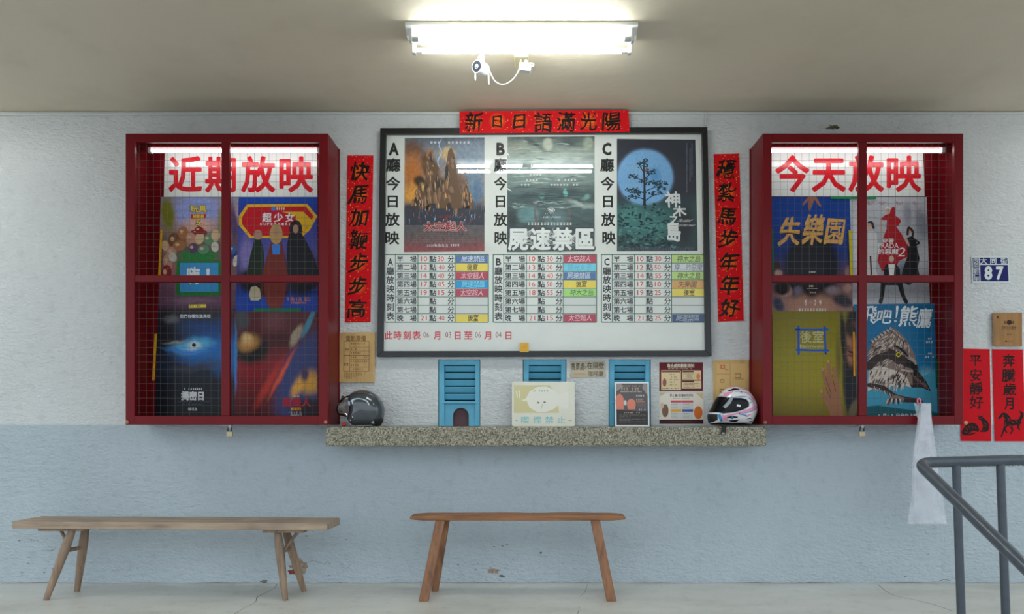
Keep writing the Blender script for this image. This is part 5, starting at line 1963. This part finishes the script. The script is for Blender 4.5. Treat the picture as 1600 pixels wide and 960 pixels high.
def helmet_dark():
    z = lambda a, b: (520 + a / 13.71, 604.4 + b / 13.71)
    yc = -.165
    root = thing('open_face_helmet', ((571 - VX) * (CAM_D + yc) / FPX, yc, SHELF), 'glossy dark grey open-face helmet with smoked visor at the left end of the ledge', 'helmet', 'helmets on the ledge')
    out = [z(660, 66), z(800, 90), z(930, 165), z(1040, 290), z(1100, 430), z(1105, 560), z(1085, 690), z(1035, 800), z(950, 845), z(700, 850), z(450, 848), z(370, 780), z(318, 700), z(345, 560), z(352, 430), z(340, 300), z(350, 190), z(430, 120), z(540, 80)]
    I = Inflate(out, z(700, 470), .112, yc, .52)
    face = lambda x, y: not (x < 520 + 372 / 13.71 and y > 605 + 205 / 13.71) and y < 605 + 842 / 13.71
    g = G()
    I.shell(g, keep=lambda x, y: not (x < 520 + 385 / 13.71 and 605 + 235 / 13.71 < y < 605 + 720 / 13.71 and False))
    sh = g.build('shell', [mat('dark_grey_gloss', (62, 68, 74), .12, coat=.6)], root)
    merge(sh)
    # white edge trim along the face opening and lower rim (both sides)
    g = G()
    edge = [z(362, 430), z(356, 520), z(345, 610), z(322, 690), z(355, 765), z(450, 842), z(600, 842), z(760, 838), z(880, 832)]
    e2 = smooth_path(edge, [1] * len(edge), 6)[0]
    for side in (-1, 1):
        pts = [I.surf(571 + (x - 571) * .985, 641 + (y - 641) * .985, side, .001) for x, y in e2]
        g.tube(pts, .0025, 6)
    g.build('edge_trim', [mat('white_trim', (216, 214, 210), .4)], root)
    # visor: bubble shield in front of the face
    vo = [z(345, 185), z(250, 230), z(170, 310), z(118, 420), z(112, 510), z(135, 600), z(240, 640), z(345, 640), z(420, 430), z(400, 260)]
    V = Inflate(vo, z(300, 430), .108, yc, .42)
    g = G()
    V.shell(g, nt=72, nr=14)
    v = g.build('visor', [glass_mat('smoked_visor', (.80, .75, .76), .05, ior=1.22)], root)
    merge(v)
    g = G()
    I.decal(g, [z(455, 330), z(520, 290), z(620, 268), z(720, 285), z(800, 320), z(845, 380), z(850, 410)], [3.0, 2.6, 1.2, 1.3, 1.6, 1.6, .8])  # white swoosh: shell graphics and reflections, both put in as colour
    I.decal(g, [z(455, 305), z(500, 330), z(490, 390)], [2.2, 3.2, .6])
    pale = mat('pale_decal', (190, 202, 208), .25)
    g.build('graphic_reflection_stripe', [pale], root)
    g = G()
    I.decal(g, [z(880, 780), z(940, 765), z(1000, 775)], [2, 5, 2])
    g.build('oval_sticker', [pale], root)
    for a, b in ((500, 655), (435, 718), (935, 385)):
        g = G()
        p = I.surf(*z(a, b), -1, .0005)
        g.ball(p, (.0042, .003, .0055), nu=10, nv=6)
        g.build('snap_stud', [mat('stud_metal', (206, 206, 204), .3, .6)], root)
    g = G()
    p = I.surf(*z(410, 365), -1, .002)
    ring = [p + Vector((.019 * cos(t), 0, .015 * sin(t))) for t in [2 * pi * i / 20 for i in range(20)]]
    g.prism(ring, (0, -.005, 0))
    ring = [p + Vector((.010 * cos(t), -.005, .008 * sin(t))) for t in [2 * pi * i / 20 for i in range(20)]]
    g.prism(ring, (0, -.003, 0))
    g.tube([p + Vector((-.012, -.004, .004)), p + Vector((-.028, -.003, .006)), p + Vector((-.04, .004, -.002))], [.007, .006, .003], 8)
    g.build('visor_hinge', [mat('hinge_grey', (150, 160, 168), .3, .3)], root, bevel=.001)
    g = G()
    p = V.surf(*z(278, 245), -1, .0)
    g.ball(p, (.013, .006, .013), nu=14, nv=8)
    g.build('visor_snap_cover', [mat('dark_cover', (40, 28, 30), .4)], root)
    g = G()
    x, zz = (520 + 280 / 13.71 - VX) * I.S, SHELF + .012
    g.ball((x, yc - .05, zz), (.016, .011, .0115), nu=14, nv=8)
    g.build('chin_buckle', [mat('red_buckle', (190, 20, 40), .3)], root)
    g = G()
    I.shell(g, keep=lambda x, y: x > 520 + 930 / 13.71 and y > 605 + 690 / 13.71, off=.002, nt=480, nr=120)
    fl = g.build('neck_flap', [mat('black_rubber', (26, 24, 24), .6)], root)


helmet_dark()


def helmet_white():
    z = lambda a, b: (1096.5 + a / 12.1, 600 + b / 11.295)
    yc = -.165
    root = thing('full_face_helmet', ((1147 - VX) * (CAM_D + yc) / FPX, yc, SHELF), 'white full-face helmet with pink and blue graphics at the right end of the ledge', 'helmet', 'helmets on the ledge')
    out = [z(640, 46), z(760, 66), z(880, 130), z(975, 240), z(1035, 370), z(1042, 480), z(1005, 590), z(950, 690), z(900, 722), z(600, 722), z(300, 720), z(165, 715), z(125, 640), z(118, 560), z(140, 505), z(190, 420), z(260, 290), z(340, 190), z(430, 105), z(530, 60)]
    I = Inflate(out, z(600, 430), .112, yc, .5)
    visor = [z(235, 245), z(330, 232), z(460, 258), z(560, 262), z(660, 262), z(760, 285), z(805, 340), z(800, 400), z(740, 440), z(660, 470), z(540, 500), z(330, 525), z(260, 510), z(120, 505), z(60, 480), z(150, 330)]
    vent = [z(100, 530), z(240, 540), z(250, 640), z(140, 690), z(90, 640)]
    bottom = lambda x, y: y > 600 + 700 / 11.295
    rear = [z(960, 590), z(1060, 560), z(1060, 740), z(930, 740)]
    collar = [z(100, 700), z(300, 690), z(700, 690), z(900, 712), z(900, 760), z(90, 760)]

    def pick(x, y):
        if inpoly(x, y, visor):
            return 1
        if inpoly(x, y, collar):
            return 1
        return 0
    g = G()
    I.shell(g, pick=pick, nt=360, nr=100)
    white = mat('white_helmet_gloss', (226, 226, 230), .12, coat=.7)
    blk = mat('black_lining', (18, 18, 24), .5)
    sh = g.build('shell', [white, blk], root)
    merge(sh)
    vis2 = [z(225, 235), z(330, 226), z(470, 252), z(560, 255), z(670, 262), z(765, 288), z(812, 345), z(805, 402), z(740, 448), z(650, 478), z(540, 508), z(330, 530), z(240, 505), z(80, 510), z(50, 480), z(150, 330)]
    g = G()
    I.shell(g, keep=lambda x, y: inpoly(x, y, vis2), off=.003, nt=360, nr=100)
    v = g.build('visor', [glass_mat('clear_smoke_visor', (.50, .50, .55), .0, ior=1.28)], root)
    merge(v)
    g = G()
    I.shell(g, keep=lambda x, y: inpoly(x, y, vent), off=.002, nt=360, nr=100)
    merge(g.build('chin_vent', [blk], root))
    pinkm, bluem, cyanm, blackm, greym = [mat(n_, c, .15, coat=.6) for n_, c in (('pink_graphic', (228, 150, 178)), ('blue_graphic', (96, 140, 190)), ('cyan_graphic', (40, 140, 196)), ('black_graphic', (24, 24, 34)), ('grey_graphic', (170, 176, 186)))]
    g = G()
    for pts, ws, m in [
        ([z(520, 65), z(640, 70), z(760, 95)], [3, 4.4, 2.6], 0), ([z(350, 190), z(450, 170), z(540, 140)], [3, 3.4, 1], 0), ([z(360, 215), z(420, 205), z(470, 190)], [3, 2.6, 1], 0),
        ([z(860, 230), z(940, 300), z(970, 370), z(900, 440), z(700, 500), z(540, 540), z(340, 580)], [1, 5, 7, 6, 3, 2.4, 3], 0), ([z(310, 560), z(370, 620), z(430, 640)], [4, 5, 2], 0), ([z(740, 590), z(800, 560), z(860, 540)], [1, 3, 1], 0), ([z(700, 150), z(800, 170), z(880, 220)], [.6, 2, .8], 0),
        ([z(540, 240), z(720, 232), z(830, 265), z(900, 330), z(890, 390)], [.8, 1.3, 1.4, 1.2, .5], 1), ([z(1015, 400), z(940, 455), z(820, 500), z(640, 540)], [1, 1.2, 1.2, .6], 1), ([z(620, 545), z(740, 560), z(800, 590)], [.6, 2.2, .6], 1),
        ([z(262, 540), z(285, 600), z(320, 660)], [3.4, 5, 2.6], 2), ([z(480, 600), z(520, 605)], [4, 4], 2), ([z(915, 700), z(950, 660), z(965, 630)], [3, 4, 1.6], 2),
        ([z(450, 135), z(560, 105), z(660, 100)], [.8, 3.4, .8], 3), ([z(400, 600), z(500, 590), z(600, 595)], [1.4, 4, 1.4], 3), ([z(450, 650), z(560, 660), z(640, 635)], [.6, 3.6, .6], 3), ([z(770, 630), z(830, 615), z(890, 630)], [.4, 1.2, .4], 3), ([z(830, 660), z(880, 665), z(920, 690)], [.4, 1.3, .4], 3), ([z(675, 145), z(705, 160)], [1, .5], 3),
        ([z(840, 340), z(860, 330)], [1.6, 1.6], 1), ([z(560, 150), z(640, 140), z(700, 190)], [1, 2, .6], 4)]:
        I.decal(g, pts, ws, m)
    g.build('painted_graphics', [pinkm, bluem, cyanm, blackm, greym], root)
    g = G()
    I.decal(g, [z(500, 235), z(440, 330), z(350, 425)], [3.6, 5, 4.4], 0, off=.0042)
    I.decal(g, [z(570, 385), z(640, 400)], [3.2, 3.2], 1, off=.0042)
    g.build('visor_sticker', [mat('grey_sticker', (150, 154, 166), .3), mat('white_sticker', (220, 220, 222), .3)], root)
    for a, b in ((612, 570), (624, 525)):
        g = G()
        g.ball(I.surf(*z(a, b), -1, .001), (.006 if b > 550 else .0035, .004, .0065 if b > 550 else .0035), nu=10, nv=6)
        g.build('visor_screw', [mat('screw_white', (226, 226, 226), .3) if b > 550 else blk], root)
    g = G()
    I.shell(g, keep=lambda x, y: inpoly(x, y, rear), off=.003, nt=360, nr=100)
    merge(g.build('neck_roll', [blk], root))
    # chin strap hanging over the ledge front
    g = G()
    sx = (1131 - VX) * (CAM_D - .276) / FPX
    mt = [(sx + .005, -.20, SHELF + .004), (sx + .002, -.268, SHELF + .004), (sx, -.277, SHELF - .004), (sx - .006, -.277, SHELF - .05)]
    for i in range(3):
        a, b = Vector(mt[i]), Vector(mt[i + 1])
        w = Vector((.015, 0, 0))
        nrm = (b - a).cross(w).normalized() * .003
        g.hexa([a - w, a + w, b + w, b - w], [a - w + nrm, a + w + nrm, b + w + nrm, b - w + nrm])
    st = g.build('chin_strap', [mat('black_webbing', (28, 28, 28), .7)], root)
    g = G()
    g.ball((sx - .005, -.282, SHELF - .044), (.011, .004, .009), nu=12, nv=8)
    g.build('strap_ring', [M['metal']], st)


helmet_white()


# ------------------------------------------------------------------ ceiling lamp, camera, socket
def ceiling_lamp(x, label):
    zc = 3.136
    root = thing('ceiling_lamp', (x, -1.03, zc), label, 'lamp', 'twin tube ceiling lamps')
    L = .60
    g = G()
    sec = [(-1.13, zc), (-1.13, zc - .018), (-1.08, zc - .048), (-.99, zc - .048), (-.94, zc - .018), (-.94, zc)]
    g.prism([(x - L, y, z) for y, z in sec], (2 * L, 0, 0))
    g.build('lamp_body', M['white'], root, bevel=.002)
    for y, hl in ((-1.098, .532), (-.975, .532)):
        zt = zc - .075
        g = G()
        g.tube([(x - hl, y, zt), (x + hl, y, zt)], .0135, 16)
        g.build('lamp_tube', M['tube'], root)
        for q in (-1, 1):
            g = G()
            g.tube([(x + q * hl, y, zt), (x + q * (hl + .035), y, zt)], .0142, 14)
            g.box(min(x + q * (hl + .035), x + q * (hl + .052)), max(x + q * (hl + .035), x + q * (hl + .052)), y - .016, y + .016, zt - .018, zc - .016)
            g.build('lamp_holder', mat('holder_plastic', (196, 198, 196), .4), root, bevel=.001)


ceiling_lamp(-.05, 'lit white twin tube fluorescent lamp on the ceiling above the notice board')
ceiling_lamp(-4.35, 'lit twin tube ceiling lamp beyond the left edge of the picture')
ceiling_lamp(4.35, 'lit twin tube ceiling lamp beyond the right edge of the picture')


def security_camera():
    zc = 3.136
    c = P(752, 107, -.86)
    root = thing('security_camera', (c.x, c.y, zc), 'small white security camera with black face hanging from the ceiling', 'security camera')
    ax = Vector((-.50, -.80, -.12)).normalized()
    g = G()
    g.tube([(c.x, c.y, zc), (c.x, c.y, zc - .010), (c.x, c.y, zc - .012)], [.030, .030, .012], 18)
    g.tube([(c.x, c.y, zc - .012), (c.x, c.y, zc - .05)], .012, 14)
    g.ball((c.x, c.y, zc - .058), .018)
    g.tube([(c.x, c.y, zc - .06), (c.x + .002, c.y, c.z + .02)], .016, 14)
    g.build('mount', M['whiteplastic'], root)
    g = G()
    b0 = c - ax * .050
    pr = [(0, .012), (.006, .026), (.02, .034), (.05, .036), (.085, .035), (.092, .033)]
    g.tube([b0 + ax * t for t, r in pr], [r for t, r in pr], 24)
    g.build('camera_body', M['whiteplastic'], root)
    g = G()
    f = b0 + ax * .0915
    g.tube([f, f + ax * .0025], .0295, 24)
    face = g.build('camera_face', [mat('black_face', (20, 24, 32), .5, spec=.1)], root)
    g = G()
    ring = []
    e1 = ax.cross(Vector((0, 0, 1))).normalized()
    e2 = ax.cross(e1)
    for i in range(24):
        t = 2 * pi * i / 24
        ring.append(f + ax * .003 + (e1 * cos(t) + e2 * sin(t)) * .0105)
    g.tube(ring, .0013, 6, closed=True)
    g.ball(f + ax * .002, .007)
    g.build('lens', [mat('lens_ring', (140, 146, 156), .2, .3)], face)
    for q, a, b in ((P(762.5, 111, -.84), 0, .075), (P(743, 114, -.875), 0, .040)):
        g = G()
        g.tube([q, q + Vector((.006 if b > .05 else 0, 0, -b))], [.0042, .0034], 8)
        g.build('antenna', M['whiteplastic'], root)


security_camera()


def socket():
    zc = 3.136
    a = P(815, 95, -.83)
    root = thing('ceiling_socket', (a.x, -.83, zc), 'beige power socket box on the ceiling beside the security camera', 'socket')
    g = G()
    g.box(a.x - .04, a.x + .038, -.84, -.72, zc - .042, zc)
    g.build('socket_box', M['beige'], root, bevel=.003)
    g = G()
    g.box(a.x - .039, a.x + .037, -.868, -.84, zc - .046, zc - .002)
    pl = g.build('socket_plate', M['whiteplastic'], root, bevel=.002)
    g = G()
    for dx in (-.008, .008):
        g.box(a.x + dx - .002, a.x + dx + .002, -.8695, -.867, zc - .026, zc - .016)
    g.build('socket_slot', M['ink'], pl)
    c = P(821, 106, -.85)
    ad = thing('power_adapter', (c.x, c.y, c.z), 'white power adapter with thin looping cable under the ceiling socket', 'power adapter')
    g = G()
    mt = Matrix.Translation(c) @ Matrix.Rotation(radians(6), 4, 'Y')
    g.box(-.033, .030, -.018, .018, -.022, .020, mtx=mt)
    g.box(-.008, .008, -.006, .006, .018, .042, mtx=mt)
    g.build('adapter_body', M['whiteplastic'], ad, bevel=.004)
    g = G()
    pts = [P(764, 108, -.83), P(768, 118, -.85), P(774, 127, -.86), P(783, 132, -.86), P(793, 130, -.86), P(803, 122, -.86), P(810, 111, -.87), P(812, 101, -.875), P(814, 94, -.872)]
    q = smooth_path([tuple(p) for p in pts], [1] * len(pts), 6)[0]
    g.tube(q, .0022, 8)
    pts = [P(815, 98, -.872), P(824, 99, -.875), P(832, 99, -.875), P(834, 102, -.875), P(830, 104.5, -.872)]
    g.tube(smooth_path([tuple(p) for p in pts], [1] * len(pts), 5)[0], .0026, 8)
    g.build('cable', M['whiteplastic'], ad)


socket()


# ------------------------------------------------------------------ benches
def turned(g, a, b, rs_, n=14, m=0):
    a, b = Vector(a), Vector(b)
    k = len(rs_)
    g.tube([a + (b - a) * (i / (k - 1)) for i in range(k)], rs_, n, m)


def bench_long():
    root = thing('wooden_bench', (-2.2, -.33, 0), 'long weathered wooden bench with splayed turned legs on the left', 'bench', 'wooden benches against the wall')
    A = Vector((-3.163, -.42, 0))
    B = Vector((-1.2217, -.50, 0))
    u = (B - A).normalized()
    v = Vector((-u.y, u.x, 0)) * .26
    zb, zt = .4225, .467
    g = G()
    ns = 24
    fr = []
    for i in range(ns + 1):
        t = i / ns
        p = A + (B - A) * t
        e = .003 * mnoise.noise(Vector((t * 9, 1, 0)))
        fr.append((p + Vector((0, e, 0)), p + v + Vector((0, e, 0)), .002 * mnoise.noise(Vector((t * 7, 4, 0)))))
    vs = []
    for a, b, e in fr:
        vs += [(a.x, a.y, zb), (b.x, b.y, zb), (b.x, b.y, zt + e), (a.x, a.y, zt + e)]
    fs = []
    for i in range(ns):
        for k in range(4):
            fs.append((i * 4 + k, i * 4 + (k + 1) % 4, i * 4 + 4 + (k + 1) % 4, i * 4 + 4 + k))
    fs += [(3, 2, 1, 0), tuple(ns * 4 + k for k in range(4))]
    g.add(vs, fs)
    g.build('seat', M['oldwood'], root, bevel=.003)
    for a, b, q in ((62, 145, 0), (418, 488, 1)):
        x0, x1 = (a - VX) * 4.62 / FPX, (b - VX) * 4.7 / FPX
        yy = -.40 if q == 0 else -.47
        g = G()
        g.box(x0, x1, yy, yy + .20, .4225 - .018, .4222)
        g.build('cleat', M['oldleg'], root, bevel=.003)
    zt2 = .405
    legs = [((-2.819, -.385, zt2), (-2.923, -.469, 0)), ((-2.804, -.27, zt2), (-2.872, -.245, 0)), ((-1.5436, -.42, zt2), (-1.481, -.469, 0)), ((-1.529, -.32, zt2), (-1.436, -.245, 0))]
    for a, b in legs:
        g = G()
        turned(g, a, b, [.021, .027, .026, .023, .020, .016])
        g.build('leg', M['oldleg'], root)
    for (a, b), (c, d), bx in ((legs[0], legs[1], -2.925), (legs[2], legs[3], -1.43)):
        pa = Vector(a).lerp(Vector(b), .30)
        pb = Vector(c).lerp(Vector(d), .30)
        g = G()
        turned(g, pa, pb, [.011, .013, .011], 10)
        st = g.build('stretcher', M['oldleg'], root)
        mid = pa.lerp(pb, .35)
        g = G()
        turned(g, mid, (bx, (a[1] + c[1]) / 2, .406), [.010, .010], 8)
        g.build('brace', M['oldleg'], root)


bench_long()


def bench_short():
    root = thing('wooden_bench', (-.08, -.36, 0), 'shorter warm brown wooden bench with square splayed legs in the middle', 'bench', 'wooden benches against the wall')
    g = G()
    x0, x1 = -.737, .574
    ns = 16
    vs, fs = [], []
    for i in range(ns + 1):
        t = i / ns
        x = x0 + (x1 - x0) * t
        e = .003 * mnoise.noise(Vector((t * 6, 8, 0)))
        end = .006 if i in (0, ns) else 0
        vs += [(x, -.44 + end, .474 + end), (x, -.28 - end, .474 + end), (x, -.28 - end, .505 + e - end), (x, -.44 + end, .504 + e - end)]
    for i in range(ns):
        for k in range(4):
            fs.append((i * 4 + k, i * 4 + (k + 1) % 4, i * 4 + 4 + (k + 1) % 4, i * 4 + 4 + k))
    fs += [(3, 2, 1, 0), tuple(ns * 4 + k for k in range(4))]
    g.add(vs, fs)
    g.build('seat', M['warmwood'], root, bevel=.006, segs=3)
    for a, b, w in (((-.5535, -.415), (-.6444, -.493), .0285), ((-.528, -.315), (-.611, -.229), .022), ((.390, -.415), (.4814, -.493), .0285), ((.392, -.315), (.492, -.229), .020)):
        g = G()
        dpt = .019
        top = [(a[0] - w, a[1] - dpt, .474), (a[0] + w, a[1] - dpt, .474), (a[0] + w, a[1] + dpt, .474), (a[0] - w, a[1] + dpt, .474)]
        bot = [(b[0] - w, b[1] - dpt, 0), (b[0] + w, b[1] - dpt, 0), (b[0] + w, b[1] + dpt, 0), (b[0] - w, b[1] + dpt, 0)]
        g.hexa(top, bot)
        g.build('leg', M['warmleg'], root, bevel=.004)


bench_short()


# ------------------------------------------------------------------ railing
def railing():
    y0, d = -1.8, 3.2
    S = d / FPX
    zr = CAM_H - (723.5 - VY) * S
    xc = (1434 - VX) * S
    root = thing('handrail', (1.9, y0, 0), 'grey painted pipe railing folding back at the right beside the steps', 'railing')
    g = G()
    c = Vector((xc, y0, zr))
    p_end = Vector((4.6, y0, zr + .027 * 2.9))
    q_end = Vector((xc + .012, y0 - 1.25, zr - .4555 * 1.25))
    da, db = (p_end - c).normalized(), (q_end - c).normalized()
    R = .05
    pts = [p_end, c + da * .5]
    for i in range(13):
        t = i / 12
        a, b = c + da * R * 1.2, c + db * R * 1.2
        pts.append(a * (1 - t) ** 2 + c * 2 * t * (1 - t) + b * t * t)
    pts += [c + db * .5, q_end]
    g.tube(pts, .0228, 20)
    rail = g.build('rail_pipe', M['rail'], root)
    for a, b in ((1494, 1501.5), (1563, 1571)):
        xa, xb = (a - VX) * S, (b - VX) * S
        zt = zr + .027 * (xa - xc)
        zbot = 0.0
        k = (xb - xa) / ((960 - 733) * S)
        g = G()
        g.tube([(xa + (zt) * k, y0, zbot), (xa, y0, zt)], .0172, 16)
        g.build('post', M['rail'], root)
    for xa in (2.20, 2.40, 2.6, 2.8, 3.0):
        g = G()
        g.tube([(xa + .03, y0, 0), (xa, y0, zr + .027 * (xa - xc))], .0172, 16)
        g.build('post', M['rail'], root)
    g = G()
    g.tube([(q_end.x, q_end.y + .06, -.5), (q_end.x, q_end.y + .06, q_end.z + .03)], .0172, 16)
    g.build('post', M['rail'], root)
    g = G()
    rnd = random.Random(4)
    for i in range(60):
        x = xc + .15 + i * .008 + rnd.uniform(-.003, .003)
        g.ball((x, y0 + rnd.uniform(-.004, .004), zr + .027 * (x - xc) - .0228), (.002, .002, rnd.uniform(.002, .0038)), nu=6, nv=4)
    o = g.build('water_drops', [mat('hanging_drops', (70, 76, 82), .1)], root)
    o['kind'] = 'stuff'


railing()


# ------------------------------------------------------------------ clear plastic bags hanging on the mesh
def bags():
    yy = -.325
    root = thing('plastic_bags', (P(1446, 630, yy).x, yy, P(1446, 630, yy).z), 'bundle of clear plastic bags hanging from the right cabinet corner', 'plastic bags')
    outs = [([(631, 1438, 1454), (650, 1434, 1455), (680, 1430, 1458), (720, 1425, 1464), (760, 1424, 1470), (800, 1420, 1476), (819, 1417, 1479)], .045, 1),
            ([(630, 1439, 1453), (660, 1436, 1455), (700, 1429, 1456), (740, 1427, 1460), (780, 1427, 1466), (815, 1428, 1468)], .030, 2),
            ([(632, 1441, 1452), (670, 1436, 1453), (710, 1431, 1454), (760, 1430, 1455), (790, 1431, 1456), (818, 1431, 1458)], .016, 3)]
    for prof, dep, sd in outs:
        n = 40
        g = G()
        vs, fs = [], []
        nu = 28
        for i in range(n + 1):
            py = prof[0][0] + (prof[-1][0] - prof[0][0]) * i / n
            for k in range(len(prof) - 1):
                if prof[k][0] <= py <= prof[k + 1][0]:
                    t = (py - prof[k][0]) / (prof[k + 1][0] - prof[k][0])
                    l = prof[k][1] + (prof[k + 1][1] - prof[k][1]) * t
                    r = prof[k][2] + (prof[k + 1][2] - prof[k][2]) * t
            for j in range(nu):
                a = 2 * pi * j / nu
                px = (l + r) / 2 + (r - l) / 2 * cos(a)
                p = P(px, py, yy)
                dp = dep * (.35 + .65 * i / n)
                nz = mnoise.noise_vector(Vector((px * .10 + sd * 9, py * .035, sin(a) * 1.3 + sd)))
                p.y += dp * .5 * sin(a) + nz.y * .010 * (.3 + i / n) - .004 * sd
                p.x += nz.x * .004
                vs.append(p)
        for i in range(n):
            for j in range(nu):
                fs.append((i * nu + j, i * nu + (j + 1) % nu, (i + 1) * nu + (j + 1) % nu, (i + 1) * nu + j))
        g.add(vs, fs, 0, True)
        g.build('bag_sheet', M['film'], root)
    g = G()
    a = [P(1437, 634, yy), P(1428, 629, yy), P(1432, 650, yy - .01), P(1437, 660, yy - .01)]
    g.add(a, [(0, 1, 2, 3)])
    g.build('bag_corner', M['film'], root)
    g = G()
    c = P(1435.5, 627.5, -.295)
    ring = [c + Vector((.008 * cos(t), .028 * sin(t) * .4 - .004, .018 * sin(t + .5))) for t in [2 * pi * i / 20 for i in range(20)]]
    g.tube(ring, .0055, 8, closed=True)
    g.build('tie', M['pink'], root)


bags()


# ------------------------------------------------------------------ gecko on the wall
def gecko():
    y = -.012
    z = lambda a, b: P(1270 + a / 19.2, 160 + b / 19.2, y)
    root = thing('gecko', z(640, 735), 'small brown gecko clinging to the wall above the right cabinet', 'gecko')
    g = G()
    pts = [z(375, 800), z(430, 775), z(500, 757), z(570, 742), z(640, 728), z(700, 735), z(735, 745), z(770, 756), z(800, 762)]
    q = smooth_path([tuple(p) for p in pts], [.0015, .0024, .0042, .0075, .0090, .0078, .0066, .0074, .0024], 4)
    g.tube([Vector(p) for p in q[0]], q[1], 10)
    for a, b, c in (((560, 740), (545, 700), (525, 670)), ((690, 728), (715, 695), (745, 680)), ((600, 750), (610, 780), (615, 800)), ((680, 750), (690, 770), (740, 780))):
        w = [z(*a), z(*b), z(*c)]
        w[1].y -= .002
        w[2].y += .006
        w = smooth_path([tuple(p) for p in w], [.0034, .0026, .0022], 4)
        g.tube([Vector(p) for p in w[0]], w[1], 8)
        e = Vector(w[0][-1])
        g.ball(e, (.0034, .0018, .0030), nu=8, nv=6)
    for dz in (-1, 1):
        g.ball(z(765, 752) + Vector((0, -.004, .0045 * dz)), .0018, nu=8, nv=6)
    g.build('body', [mat('gecko_skin', (92, 84, 58), .6, var=.25, var_scale=160)], root)


gecko()
